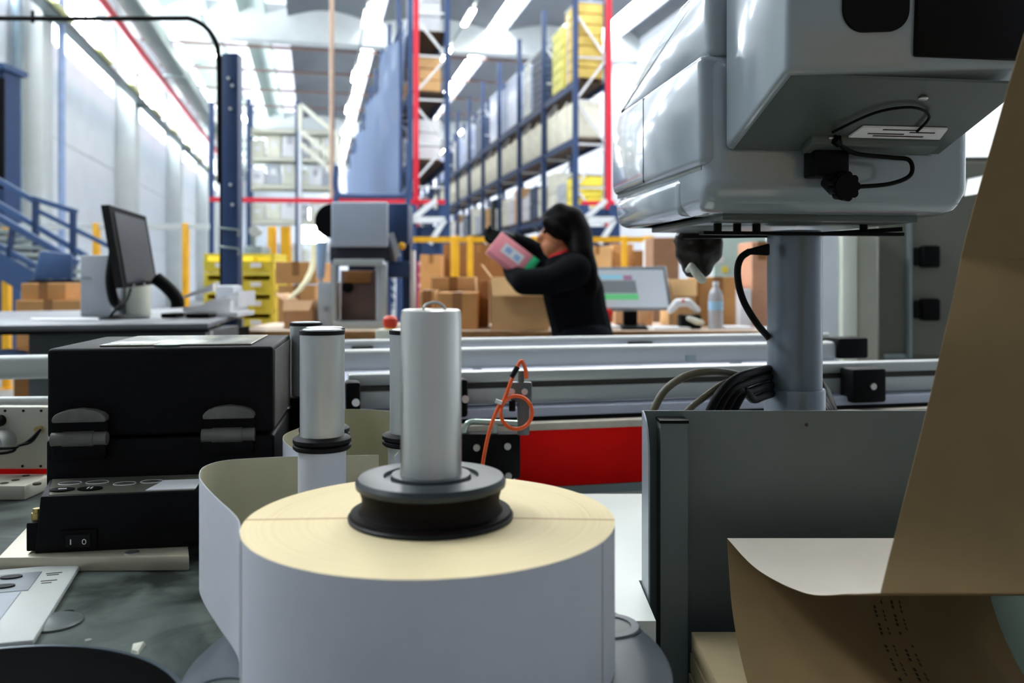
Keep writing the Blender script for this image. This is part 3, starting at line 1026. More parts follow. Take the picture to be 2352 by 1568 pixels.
# yellow bins, two columns
def bin_proto():
    t = thing('picking_bin', 'x', 'bin', (0, 0, 0), 0, 'yellow picking bins stacked beside the navy post')
    s = .003
    w, d, h = .27, .38, .142
    m = MB()
    m.box(-w / 2, w / 2, 0, d, 0, s).box(-w / 2, w / 2, d - s, d, 0, h).box(-w / 2, -w / 2 + .006, 0, d, 0, h).box(w / 2 - .006, w / 2, 0, d, 0, h)
    m.hexa([(-w / 2, 0, 0), (w / 2, 0, 0), (w / 2, s, 0), (-w / 2, s, 0), (-w / 2, -.02, h * .58), (w / 2, -.02, h * .58), (w / 2, -.02 + s, h * .58), (-w / 2, -.02 + s, h * .58)])
    m.box(-w / 2, w / 2, -.01, 0, h - .02, h).box(-w / 2, -w / 2 + .03, -.005, 0, 0, h).box(w / 2 - .03, w / 2, -.005, 0, 0, h)
    m.build('bin_body', M_bin, t)
    MB().box(-.04, .04, -.026, -.021, .035, .07).build('paper_label', M_paper, t)
    return t


bp = bin_proto()
first = True
z0b = H(800, 6.7)
t = thing('bin_trolley', 'low yellow trolley under the yellow picking bins', 'trolley', cw(U(547, 6.7), 6.7, 0))
MB('C').box(U(462, 6.7), U(632, 6.7), 6.7, 7.1, z0b - .06, z0b, .005).build('platform', M_yel, t)
for px in (470, 622):
    MB('C').box(U(px, 6.7) - .02, U(px, 6.7) + .02, 6.75, 6.8, 0, z0b - .06).box(U(px, 6.7) - .02, U(px, 6.7) + .02, 7.0, 7.05, 0, z0b - .06).build('leg', M_duct, t)
for c, px in enumerate((507, 588)):
    for k in range(5):
        lab = 'yellow picking bin, %s from the bottom in the %s column' % (ORD[k], ('left', 'right')[c])
        loc = cw(U(px, 6.7), 6.72, z0b + k * .147)
        if first:
            bp.location = loc
            bp.rotation_euler = (0, 0, R(-YAW))
            bp['label'] = lab
            first = False
        else:
            dup(bp, loc, R(-YAW), lab)

# ------------------------------------------------------------------ machines on the bench
t = cthing('void_fill_machine', 'paper dispenser with pale grey lid and navy body above the bench', 'machine', U(825, 4.9), 4.9, BZ)
MB('C').box(U(760, 4.75), U(890, 4.75), 4.75, 4.8, H(567, 4.75), H(463, 4.75), .012, 3).build('lid_panel', pm('pale_blue_grey', 'b4bfce', .45, scale=3, var=.03), t)
MB('C').box(U(757, 4.8), U(896, 4.8), 4.8, 5.1, H(600, 4.8), H(566, 4.8), .01).build('navy_body', pm('deep_navy', '1b2130', .5), t)
MB('C').lathe([(0, 0), (.09, 0), (.09, .0)], 0, 0, 8) if False else None
MB('C').cyl((U(765, 4.85), 4.82, H(508, 4.85)), (U(765, 4.85), 5.1, H(508, 4.85)), .095, seg=32).build('paper_drum', M_black, t)
MB('C').box(U(890, 4.9), U(940, 4.9), 4.85, 5.1, H(560, 4.9), H(468, 4.9), .01).build('motor_box', M_blue, t)
MB('C').box(U(893, 4.9), U(942, 4.9), 4.86, 5.1, H(638, 4.9), H(600, 4.9), .01).build('drive_box', M_blue, t)
MB('C').bar(P(898, 535, 4.83), P(915, 590, 4.83), .02, .03).build('lever', M_crate, t)
MB('C').ball(P(923, 565, 4.83), .022, seg=12).build('knob', M_yel, t)
MB('C').box(U(925, 4.95), U(942, 4.95), 4.95, 5.05, BZ, H(560, 4.95)).build('support_column', M_blue, t)
MB('C').box(U(943, 4.9), U(952, 4.9), 4.88, 4.96, BZ, H(575, 4.9)).build('white_column', M_paper, t)
MB('C').box(U(800, 4.95), U(860, 4.95), 4.95, 5.05, H(620, 4.95), H(590, 4.95)).build('neck', M_blue, t)
t = cthing('machine_guard', 'aluminium framed guard box with brown contents on the bench', 'guard', U(825, 4.6), 4.6, BZ)
WG = 4.62
def gb(px0, px1, py0, py1, w0, w1, nm, mat, bev=.004):
    MB('C').box(U(px0, WG), U(px1, WG), w0, w1, H(py1, WG), H(py0, WG), bev).build(nm, mat, t)
gb(762, 772, 606, 745, WG, WG + .03, 'frame_post', M_rail)
gb(876, 888, 606, 745, WG, WG + .03, 'frame_post', M_rail)
gb(766, 880, 595, 611, WG - .01, WG + .04, 'frame_beam', M_rail)
gb(764, 890, 738, 756, WG - .01, WG + .3, 'frame_beam', M_rail)
gb(862, 876, 612, 740, WG + .02, WG + .2, 'side_plate', M_crate)
gb(728, 761, 648, 752, WG + .02, WG + .25, 'side_cabinet', M_crate)
gb(742, 752, 704, 716, WG + .012, WG + .02, 'square_badge', M_duct)
gb(772, 862, 620, 738, WG + .12, WG + .3, 'paper_roll_box', pm('brown_film', '6a5047', .35, scale=7, var=.2))
MB('C').cyl((U(790, WG), WG + .1, H(660, WG)), (U(790, WG), WG + .12, H(660, WG)), .03).build('spool_end', M_black, t)
gb(785, 845, 622, 650, WG + .08, WG + .12, 'cardboard_core', M_card3)
t = cthing('ribbon_of_blue_film', 'pale blue plastic film hanging left of the dispenser lid', 'film', U(737, 5), 5, BZ)
MB('C').hexa([P(728, 640, 5), P(745, 640, 5), P(745, 640, 5.05), P(728, 640, 5.05), P(726, 555, 5), P(752, 555, 5), P(752, 555, 5.05), P(726, 555, 5.05)], .01).build('film', pm('blue_film', 'a9c8ea', .3, scale=5), t)
MB('C').cyl((U(737, 5.03), 5.03, BZ), (U(737, 5.03), 5.03, H(560, 5)), .012).build('post', M_crate, t)
# emergency button box
t = cthing('control_box', 'cream control box with red push button between the aluminium spindles', 'control box', U(885, 2.9), 2.9, .9)
MB('C').box(U(862, 2.9), U(902, 2.9), 2.9, 2.98, H(825, 2.9), H(757, 2.9), .006).build('box_body', M_cream, t)
MB('C').box(U(872, 2.9), U(892, 2.9), 2.92, 2.96, 0, H(825, 2.9)).build('post', M_duct, t)
MB('C').cyl((U(895, 2.92), 2.94, H(757, 2.92)), (U(895, 2.92), 2.94, H(752, 2.92)), .02).build('collar', M_yel, t)
MB('C').lathe([(0, H(753, 2.92)), (.02, H(753, 2.92)), (.025, H(745, 2.92)), (.024, H(732, 2.92)), (.015, H(726, 2.92)), (0, H(725, 2.92))], U(895, 2.92), 2.94, 24).build('push_button', pm('button_red', 'd8330c', .4), t)
# ------------------------------------------------------------------ right end of the bench: screen and clutter
WS = 4.75
t = cthing('bench_screen', 'grey computer screen showing a coloured table on the bench', 'screen', U(1455, WS), WS, BZ)
MB('C').hexa([P(1382, 716, WS), P(1542, 712, WS), P(1545, 712, WS + .05), P(1382, 716, WS + .05), P(1366, 614, WS), P(1527, 611, WS), P(1530, 611, WS + .05), P(1366, 614, WS + .05)], .004).build('casing', pm('grey_bezel', '8b939b', .4), t)
def scr(px0, px1, py0, py1, nm, mat, k=1):
    d = (py0 - 614) / 100 * 15
    d2 = (py1 - 614) / 100 * 15
    MB('C').hexa([P(px0 + d2, py1, WS - .002 * k), P(px1 + d2, py1, WS - .002 * k), P(px1 + d2, py1, WS), P(px0 + d2, py1, WS), P(px0 + d, py0, WS - .002 * k), P(px1 + d, py0, WS - .002 * k), P(px1 + d, py0, WS), P(px0 + d, py0, WS)]).build(nm, mat, t)
scr(1370, 1522, 619, 706, 'screen', em('screen_grey', 'b4bec8', .35))
scr(1376, 1425, 632, 640, 'blue_bar', em('screen_blue', '86c4dc', .4), 2)
scr(1428, 1448, 632, 643, 'mauve_cell', em('screen_mauve', 'a07a98', .35), 2)
scr(1376, 1455, 644, 673, 'grey_table', em('screen_dark', '7f8990', .25), 2)
scr(1374, 1456, 675, 688, 'green_row', em('screen_green', '62c27e', .4), 2)
MB('C').box(U(1440, WS) - .015, U(1460, WS) + .015, WS + .03, WS + .06, BZ, H(705, WS)).box(U(1420, WS), U(1485, WS), WS - .04, WS + .14, BZ, BZ + .012).build('stand', M_black, t)
t = cthing('water_bottle', 'clear plastic water bottle with blue label on the bench', 'bottle', U(1644, 4.6), 4.6, BZ)
M_pet = pm('clear_bottle', 'dfe8f4', .15, trans=.55, alpha=.8, scale=8)
bx, by = U(1644, 4.6), 4.6
MB('C').lathe([(0, BZ), (.036, BZ), (.038, BZ + .01), (.038, BZ + .09), (.036, BZ + .1), (.038, BZ + .11), (.038, BZ + .17), (.03, BZ + .2), (.014, BZ + .222), (.013, BZ + .235), (0, BZ + .235)], bx, by, 32).build('bottle_body', M_pet, t)
MB('C').lathe([(.0385, BZ + .1), (.039, BZ + .1), (.039, BZ + .145), (.0385, BZ + .145)], bx, by, 32).build('paper_label', pm('light_blue_label', 'a9d3f0', .5), t)
MB('C').cyl((bx, by, BZ + .232), (bx, by, BZ + .25), .016).build('cap', M_paper, t)
t = cthing('tape_gun', 'white and black tape dispenser lying near the bottle', 'tape dispenser', U(1570, 4.6), 4.6, BZ)
MB('C').limb([(P(1540, 712, 4.6), .018), (P(1556, 695, 4.6), .022), (P(1580, 694, 4.6), .022), (P(1602, 712, 4.6), .016)]).build('frame', M_paper, t)
MB('C').box(U(1560, 4.62), U(1608, 4.62), 4.58, 4.68, BZ, H(722, 4.62), .01).build('roll_holder', M_black, t)
MB('C').cyl((U(1567, 4.6), 4.57, H(690, 4.6)), (U(1567, 4.6), 4.575, H(690, 4.6)), .008).build('red_badge', M_coll, t)
tag(MB('C').limb([(P(1582, 731, 4.52), .012), (P(1600, 738, 4.52), .016), (P(1612, 741, 4.52), .013)]).build('crumpled_wrapper', M_cream), 'crumpled cream wrapper in front of the tape dispenser', 'wrapper')
tag(MB('C').box(U(1430, 4.5), U(1490, 4.5), 4.5, 4.62, BZ, BZ + .015, .005).build('computer_keyboard', M_black), 'dark keyboard lying below the bench screen', 'keyboard')
for k, (a, b, c, wv, l) in enumerate([(1405, 1425, 735, 4.6, 'stack of white papers at the person side of the keyboard'), (1500, 1585, 738, 4.5, 'spread white papers right of the keyboard'), (1668, 1735, 738, 4.55, 'flat white papers right of the bottle')]):
    tag(MB('C').box(U(a, wv), U(b, wv), wv, wv + .2, BZ, BZ + .012, rz=.05).build('paper_stack', M_paper), l, 'papers')
for a, l in ((1412, 'small peach carton left of the screen stand'), (1465, 'small peach carton right of the screen stand')):
    tag(MB('C').box(U(a, 4.95), U(a + 34, 4.95), 4.95, 5.02, BZ, H(708, 4.95), .004).build('small_carton', pm('peach_card', 'e0b184', .8)), l, 'box')
tag(MB('C').ball(P(1398, 718, 4.7), .022, seg=12).box(U(1393, 4.7), U(1403, 4.7), 4.68, 4.72, BZ, H(722, 4.7)).build('red_stamp', M_coll), 'small red hand stamp beside the person on the bench', 'stamp')
# board with notes
t = thing('notice_board', 'pale green board with pinned notes behind the bottle', 'board', cw(U(1680, 6), 6, 0))
MB('C').box(U(1640, 6), U(1760, 6), 6, 6.05, H(640, 6), H(520, 6), .004).build('board', pm('pale_green_board', 'c6dcd6', .6, scale=3), t)
for px, py, m in ((1708, 560, M_yel), (1665, 612, M_bin), (1655, 590, M_paper)):
    MB('C').box(U(px, 6) - .02, U(px, 6) + .02, 5.993, 6, H(py + 14, 6), H(py, 6)).build('note', m, t)
MB('C').box(U(1660, 6), U(1670, 6), 6.01, 6.04, 0, H(640, 6)).box(U(1730, 6), U(1740, 6), 6.01, 6.04, 0, H(640, 6)).build('leg', M_duct, t)
t = thing('white_board_edge', 'thin white partition edge right of the yellow fence', 'partition', cw(U(1508, 8), 8, 0))
MB('C').box(U(1500, 8), U(1512, 8), 8, 8.6, 0, H(545, 8)).build('panel', M_paper, t)
# items behind the yellow bins
t = thing('packing_scale', 'grey bench scale with round dial behind the yellow bins', 'scale', cw(U(575, 7.6), 7.6, 0))
MB('C').box(U(560, 7.6), U(600, 7.6), 7.6, 7.9, 0, H(565, 7.6), .01).build('pedestal', M_duct, t)
MB('C').cyl((U(583, 7.6), 7.6, H(530, 7.6)), (U(583, 7.6), 7.7, H(530, 7.6)), .045).build('dial', M_crate, t)
MB('C').box(U(581, 7.7) - .015, U(581, 7.7) + .015, 7.68, 7.74, H(566, 7.6), H(540, 7.6)).build('dial_post', M_duct, t)

# ------------------------------------------------------------------ right background cabinet and wrapped column
WC = 3.0
t = cthing('steel_cabinet', 'tall olive grey steel cabinet behind the grey pole at right', 'cabinet', U(2180, WC), WC, 0)
MB('C').box(U(2018, WC), U(2460, WC), WC, WC + .5, 0, 1.62, .004).build('cabinet_body', pm('olive_grey', '68695c', .5, scale=3, var=.06), t)
MB('C').box(U(2088, WC), U(2460, WC), WC - .02, WC, H(815, WC), 1.6, .004).build('door', pm('olive_grey_door', '6f6f62', .5, scale=3, var=.06), t)
MB('C').box(U(2030, WC), U(2082, WC), WC - .012, WC, H(822, WC), H(812, WC)).build('lower_trim', M_duct, t)
MB('C').box(U(2080, WC), U(2087, WC), WC - .028, WC, H(820, WC), 1.58).build('door_edge', M_duct, t)
for py in (590, 710):
    a = MB('C').box(U(2102, WC), U(2142, WC), WC - .06, WC - .02, H(py + 25, WC), H(py - 25, WC), .008).build('latch', M_black, t)
    MB('C').box(U(2092, WC), U(2102, WC), WC - .04, WC - .02, H(py + 20, WC), H(py - 20, WC)).build('latch_tongue', M_rub, t)
t = cthing('paper_notice', 'bright white sheet sticking out beside the printer housing at right', 'sheet', U(2255, 2.7), 2.7, H(450, 2.7))
MB('C').hexa([P(2215, 450, 2.72), P(2276, 440, 2.72), P(2276, 440, 2.725), P(2215, 450, 2.725), P(2222, 410, 2.97), P(2290, 397, 2.97), P(2290, 397, 2.975), P(2222, 410, 2.975)]).build('sheet', M_paper, t)
t = cthing('wrapped_panel_stack', 'white plastic-wrapped upright panels left of the olive cabinet', 'panels', U(1950, 2.9), 2.9, 0)
for a, b, w, m, nm in ((1870, 1936, 2.9, M_wall, 'wrap_fold'), (1934, 1972, 2.87, pm('cream_wrap', 'e6e8d6', .5, scale=4), 'wrap_fold'), (1970, 2017, 2.9, pm('sand_wrap', 'b9b9a8', .5, scale=4, var=.15), 'wrap_fold')):
    MB('C').box(U(a, w), U(b, w), w, w + .095, 0, H(515, w), .012).build(nm, m, t)

# ------------------------------------------------------------------ the person packing
W0 = 4.05
t = cthing('person', 'person with long black hair in black sweater leaning over a box, holding a pink package', 'person', U(1335, W0), W0, 0)
def q(px, py, dw=0):
    return P(px, py, W0 + dw)
hipc = q(1340, 800)
def foot(px, dw):
    return [(Vector((U(px, W0), W0 + dw, .47)), .058), (Vector((U(px + 4, W0), W0 + dw, .09)), .042), (Vector((U(px - 50, W0), W0 + dw, .045)), .04)]
body = MB('C')
tor = [(q(1342, 815), .135), (q(1338, 770), .128), (q(1326, 720), .125), (q(1316, 670), .13), (q(1308, 630), .11), (q(1298, 600), .06), (q(1291, 580), .05)]
body.limb(tor)
shn, shf = q(1322, 620, -.14), q(1294, 612, .15)
body.limb([(q(1312, 628), .1), (shn, .062), (q(1268, 645, -.19), .05), (q(1205, 648, -.17), .046), (q(1180, 630, -.06), .036), (q(1169, 610, .0), .03)])
body.limb([(q(1304, 622), .1), (shf, .06), (q(1245, 592, .24), .05), (q(1205, 566, .2), .042), (q(1172, 550, .14), .032)])
for px, dw in ((1350, -.09), (1332, .1)):
    body.limb([(q(1342, 815, dw * .6), .12), (Vector((U(px, W0), W0 + dw, .7)), .095)] + foot(px - 4, dw))
# head: skull, jaw, nose, ear
hd = q(1286, 541)
body.ball(hd + Vector((.008, 0, .018)), .088, .074, .092, 20)
body.ball(hd + Vector((-.032, 0, -.05)), .052, .05, .056, 16)
body.limb([(hd + Vector((-.078, 0, .012)), .012), (hd + Vector((-.098, 0, -.014)), .014)])
body.limb([(hd + Vector((-.075, -.018, -.045)), .009), (hd + Vector((-.082, 0, -.045)), .01), (hd + Vector((-.075, .018, -.045)), .009)])
body.ball(hd + Vector((.012, -.078, -.005)), .018, .01, .028, 10)
body.build('body', M_skin, t, remesh=.008, smooth=3)
for s in (-1, 1):
    MB('C').ball(hd + Vector((-.074, s * .03, .016)), .009, seg=10).build('eye', M_black, t)
sw = MB('C')
sw.limb([(p, r + .016) for p, r in tor[:5]] + [(tor[5][0] + Vector((.006, 0, -.03)), .075)])
sw.limb([(q(1312, 628), .112), (shn, .078), (q(1268, 645, -.19), .066), (q(1205, 648, -.17), .06), (q(1182, 632, -.06), .046), (q(1173, 616, -.01), .04)])
sw.limb([(q(1304, 622), .112), (shf, .076), (q(1245, 592, .24), .064), (q(1205, 566, .2), .054), (q(1182, 554, .155), .042)])
sw.build('sweater', M_knit, t, remesh=.009, smooth=4)
tr = MB('C')
for px, dw in ((1350, -.09), (1332, .1)):
    tr.limb([(q(1342, 800, dw * .55), .15), (Vector((U(px, W0), W0 + dw, .7)), .112), (Vector((U(px - 4, W0), W0 + dw, .47)), .075), (Vector((U(px, W0), W0 + dw, .12)), .062)])
tr.build('trousers', M_jean, t, remesh=.012, smooth=3)
for px, dw in ((1350, -.09), (1332, .1)):
    MB('C').limb([(Vector((U(px, W0), W0 + dw, .055)), .055), (Vector((U(px - 56, W0), W0 + dw, .045)), .045)]).build('shoe', M_black, t)
cl = MB('C')
cl.cyl(q(1301, 612), q(1288, 577), .092, .062, seg=24)
cl.build('collar', M_coll, t)
hr = MB('C')
hr.ball(hd + Vector((.016, 0, .034)), .096, .088, .094, 18)
hr.limb([(hd + Vector((-.062, -.04, .06)), .026), (hd + Vector((-.02, -.072, .03)), .026), (hd + Vector((.025, -.08, -.01)), .028)])
hr.limb([(hd + Vector((-.05, 0, .085)), .035), (hd + Vector((.0, 0, .105)), .05), (hd + Vector((.05, -.01, .07)), .07), (hd + Vector((.085, -.04, 0)), .066), (q(1336, 585, -.1), .058), (q(1347, 620, -.12), .054), (q(1356, 655, -.11), .04), (q(1358, 690, -.1), .016)])
hr.limb([(hd + Vector((.05, .03, .05)), .06), (q(1330, 580, .02), .056), (q(1350, 630, 0), .046), (q(1352, 660, 0), .02)])
hr.build('hair', M_hair, t, remesh=.009, smooth=3)


def glove(wrist, palm_dir, side, name):
    """palm with five fingers curled around the package; palm_dir points to the fingertips, side to the thumb"""
    g = MB('C')
    f = Vector(palm_dir).normalized()
    s = Vector(side).normalized()
    n_ = f.cross(s).normalized()
    w = Vector(wrist)
    g.limb([(w, .03), (w + f * .04, .034)])
    for k, (L, off) in enumerate([(.068, .03), (.076, .01), (.071, -.01), (.055, -.029)]):
        b0 = w + f * .075 + s * off
        g.limb([(w + f * .03 + s * off * .7, .016), (b0, .0125), (b0 + f * L * .45 + n_ * .008, .0105), (b0 + f * L * .75 + n_ * .026, .0095), (b0 + f * L * .85 + n_ * .045, .0085)])
    g.limb([(w + f * .02 + s * .025, .017), (w + f * .045 + s * .052, .013), (w + f * .072 + s * .062 + n_ * .014, .011), (w + f * .09 + s * .056 + n_ * .03, .009)])
    g.build(name, M_black, t, remesh=.004, smooth=2)


glove(q(1170, 612, .0), (-.45, .05, .75), (.8, -.3, .5), 'glove')
glove(q(1174, 550, .14), (-.8, -.2, .1), (-.1, -.4, -.8), 'glove')
# the package held
pk = cthing('pink_package', 'pink package with white label and green end held by the person', 'package', U(1182, W0), W0 + .1, H(620, W0))
ctr = q(1180, 585, -.085)
ang = R(-37)
ax = Vector((math.cos(ang), 0, math.sin(ang)))
up = Vector((-math.sin(ang) * .9, .44, math.cos(ang) * .9))
dp = up.cross(ax) * (1 if up.cross(ax).y > 0 else -1)
def pbox(a0, a1, b0, b1, c0, c1, nm, mat, bev=.004):
    MB('C').hexa([ctr + ax * a + up * b + dp * c for b in (b0, b1) for a, c in ((a0, c0), (a1, c0), (a1, c1), (a0, c1))], bev).build(nm, mat, pk)
pbox(-.108, .075, -.06, .06, 0, .05, 'carton_body', pm('pink_carton', 'ff9ba6', .45), .006)
pbox(.075, .112, -.06, .06, .0, .05, 'green_end', pm('green_carton', '1fb274', .45))
pbox(-.06, .045, -.026, .026, -.0015, 0, 'white_label', M_paper, 0)
pbox(-.045, -.015, -.012, .016, -.0025, -.001, 'blue_print', pm('pale_blue_ink', '9db8e6', .5), 0)
pbox(.005, .033, -.016, .01, -.0025, -.001, 'blue_print', MATS['pale_blue_ink'], 0)

# ------------------------------------------------------------------ conveyor with guide rails
def wr(px, py, w):
    """hall coordinates of a point seen at px,py at depth w"""
    return ROT @ P(px, py, w)
def railx(px0, px1, y):
    """hall X range seen between two columns on the plane Y = y"""
    def xx(px):
        k = math.tan(math.atan((px - CX) / F) + R(YAW))
        return k * y
    return xx(px0), xx(px1)
Y1, Y2, Y3 = 1.66, 2.04, 2.42
t = thing('guide_rail', 'nearest slotted aluminium guide rail of the conveyor, right of the spindles', 'rail', (.6, Y1, .955))
x0, x1 = railx(800, 2186, Y1)
MB('W').box(x0, x1, Y1, Y1 + .04, .998, 1.02, .004).box(x0, x1, Y1 + .012, Y1 + .04, .985, .998).box(x0, x1, Y1, Y1 + .04, .956, .987, .003).build('profile', M_rail, t)
MB('W').box(x0, x1, Y1 + .008, Y1 + .013, .984, .999).build('slot', M_slot, t)
for px, bw in ((808, 34), (1052, 26), (1965, 76)):
    a, b = railx(px - bw / 2, px + bw / 2, Y1)
    c = MB('W').box(a, b, Y1 - .05, Y1 - .001, .94, 1.012, .006).build('clamp', M_black, t)
    m_ = (a + b) / 2
    MB('W').cyl((m_ + .005, Y1 - .056, .975), (m_ + .005, Y1 - .05, .975), .007, seg=16).build('bolt', M_steel, c)
    MB('W').cyl((m_, Y1 - .02, .955), (m_, Y1 - .02, .6), .01).build('clamp_post', M_steel, t)
t = thing('guide_rail', 'broad smooth aluminium rail in the middle of the three conveyor rails', 'rail', (.6, Y2, .985))
x0, x1 = railx(-700, 1925, Y2)
MB('W').box(x0, x1, Y2, Y2 + .05, .985, 1.035, .012, 3).build('profile', M_rail, t)
a, b = railx(1921, 1990, Y2)
MB('W').box(a, b, Y2 - .01, Y2 + .06, .99, 1.045, .006).build('end_cap', M_black, t)
a, b = railx(1575, 1598, Y2)
MB('W').box(a, b, Y2 - .002, Y2, .992, 1.008).build('dark_smudge', M_duct, t)
for px in (-500, 300, 1100, 1700):
    a, b = railx(px - 8, px + 8, Y2)
    MB('W').box(a, b, Y2 + .01, Y2 + .04, .6, .986).build('rail_post', M_rail, t)
t = thing('guide_rail', 'farthest thin aluminium rail just in front of the packing bench', 'rail', (.6, Y3, .99))
x0, x1 = railx(740, 1900, Y3)
MB('W').cyl((x0, Y3, 1.018), (x1, Y3, 1.018), .016, seg=20).build('profile', M_rail, t)
for px, bw in ((832, 52), (1465, 56), (1895, 20)):
    a, b = railx(px - bw / 2, px + bw / 2, Y3)
    MB('W').box(a, b, Y3 - .03, Y3 + .02, .99, 1.016, .006).build('clamp', M_black, t)
for px in (832, 1465):
    a, b = railx(px - 5, px + 5, Y3)
    MB('W').box(a, b, Y3 - .01, Y3 + .01, .6, .995).build('rail_post', M_rail, t)
# conveyor body
t = thing('belt_conveyor', 'conveyor with red side panel running behind the label reel', 'conveyor', (.6, 1.62, 0))
YC = 1.6
x0, x1 = railx(655, 2250, YC)
xr0, xr1 = railx(1060, 2250, YC)
MB('W').box(x0, x1, YC + .03, YC + .95, .9, .952, .004).build('belt_bed', pm('blue_white_bed', 'b9bfd0', .35, .2, scale=4), t)
MB('W').box(xr0, xr1, YC, YC + .03, .912, .926, .002).build('beige_strip', pm('beige_strip', 'c6beae', .6, scale=20, var=.15), t)
MB('W').box(x0, x1, YC + .028, YC + .034, .926, .934).build('black_gap', M_black, t)  # thin black strip just above the beige strip
xa, xb = railx(1190, 2250, YC)
MB('W').box(xa, xb, YC + .004, YC + .03, .803, .912, .002).build('side_panel', M_redp, t)
MB('W').box(xa, xb, YC, YC + .03, .787, .803).build('lower_strip', M_duct, t)
MB('W').box(xa, xb, YC + .01, YC + .03, .3, .787).build('apron', pm('pale_apron', 'd5dad2', .5, scale=4), t)
for px in (700, 1500, 2200):
    a, b = railx(px - 20, px + 20, YC)
    MB('W').box(a, b, YC + .1, YC + .15, 0, .9).box(a, b, YC + .8, YC + .85, 0, .9).build('leg', M_rail, t)
ta = thing('side_table', 'white table surface between the label roll and the grey bin', 'table', cw(.09, 1.3, 0))
MB('C').box(.006, .162, .98, 1.112, .79, .815).box(.006, .36, 1.112, 1.56, .79, .815).build('table_top', pm('white_table', 'dfe4dd', .45, scale=4, var=.03), ta)
for u_ in (.02, .15):
    for w_ in (1.0, 1.53):
        MB('C').box(u_ - .012, u_ + .012, w_ - .012, w_ + .012, 0, .79).build('leg', M_rail, ta)
br = thing('pivot_bracket', 'black bracket with bolts and bent chrome handle at the red panel', 'bracket', (ROT @ P(1125, 1095, 1.55)))
WB = 1.52
MB('C').box(U(1056, WB), U(1195, WB), WB, WB + .03, H(1100, WB), H(996, WB), .004).build('plate', M_black, br)
for px, py in ((1095, 1027), (1166, 1024), (1168, 1092)):
    MB('C').cyl((U(px, WB), WB - .006, H(py, WB)), (U(px, WB), WB, H(py, WB)), .006, seg=16).build('bolt', M_steel, br)
MB('C').tube([P(1066, 1004, WB + .01), P(1068, 985, WB + .01), P(1078, 970, WB + .01), P(1110, 969, WB + .01), P(1190, 972, WB + .01)], .0055, 10).tube([P(1136, 1000, WB + .01), P(1137, 985, WB + .01), P(1137, 972, WB + .01)], .0055, 10, 2).build('handle', pm('greenish_chrome', 'aebfb4', .25, .7), br)
MB('C').box(U(1080, WB), U(1180, WB), WB + .005, WB + .025, .78, H(1100, WB)).build('foot', M_black, br)
# sensor with orange cable
se = thing('light_sensor', 'small grey sensor on a black bracket beside the red panel', 'sensor', ROT @ P(1200, 975, 1.5))
WQ = 1.5
MB('C').box(U(1172, WQ), U(1222, WQ), WQ, WQ + .012, H(925, WQ), H(877, WQ), .004).build('bracket_head', M_grey, se)
MB('C').box(U(1188, WQ), U(1216, WQ), WQ, WQ + .012, H(1000, WQ), H(922, WQ), .003).build('bracket_arm', M_grey, se)
MB('C').box(U(1169, WQ), U(1184, WQ), WQ - .01, WQ, H(943, WQ), H(918, WQ), .002).build('sensor_head', M_black, se)
MB('C').cyl((U(1197, WQ), WQ + .006, H(878, WQ)), (U(1197, WQ), WQ + .006, H(852, WQ)), .0055).build('sensor_barrel', M_under, se)
for px in (1176, 1205):
    MB('C').cyl((U(px, WQ), WQ - .004, H(899, WQ)), (U(px, WQ), WQ, H(899, WQ)), .0055, seg=12).build('screw', M_steel, se)
oc = thing('orange_cable', 'orange sensor cable with a tied loop in front of the red panel', 'cable', ROT @ P(1150, 1070, 1.48))
WO = 1.48
loop = [P(1186 + 36 * math.cos(a), 947 + 38 * math.sin(a), WO - .008 * (k / 16)) for k, a in enumerate([R(200 + 360 * j / 16) for j in range(16)])]
MB('C').tube([P(1209, 868, WO + .01), P(1207, 848, WO + .005), P(1198, 829, WO), P(1188, 843, WO), P(1172, 880, WO), P(1158, 918, WO), P(1150, 925, WO), P(1138, 950, WO), P(1124, 990, WO), P(1113, 1040, WO), P(1106, 1085, WO + .01)], .0034, 8).build('cable_run', M_orange, oc)
MB('C').tube(loop, .0032, 8, closed=True).build('cable_loop', M_orange, oc)
MB('C').cyl(P(1189, 842, WO), P(1175, 866, WO), .0045).build('black_sleeve', M_rub, oc)
MB('C').bar(P(1138, 920, WO - .004), P(1153, 925, WO - .004), .006, .006).build('cable_tie', M_paper, oc)
# left end of the conveyor: plate with holes
lb = thing('bearing_plate', 'cream bearing plate with screw holes at the left edge', 'plate', cw(U(20, 1.38), 1.38, .9))
WP = 1.38
MB('C').box(U(-600, WP), U(112, WP), WP, WP + .02, H(1077, WP), H(934, WP), .003).build('upright_plate', M_plate, lb)
MB('C').box(U(-600, WP), U(112, WP), WP - .002, WP, H(1088, WP), H(1076, WP)).build('red_strip', M_redp, lb)
for px, py in ((12, 943), (54, 943), (95, 943), (52, 1070), (94, 1070)):
    MB('C').cyl((U(px, WP), WP - .0012, H(py, WP)), (U(px, WP), WP + .002, H(py, WP)), .002, seg=12).build('screw_hole', M_black, lb)
MB('C').cyl((U(2, WP), WP - .05, H(965, WP)), (U(2, WP), WP, H(965, WP)), .009).build('black_plug', M_black, lb)
MB('C').cyl((U(10, WP), WP - .04, H(1012, WP)), (U(10, WP), WP, H(1012, WP)), .02, seg=32).build('motor_boss', M_alu, lb)
MB('C').cyl((U(93, WP), WP - .012, H(984, WP)), (U(93, WP), WP, H(984, WP)), .005, seg=6).build('cable_gland', pm('brass', 'c2a868', .3, .8), lb)
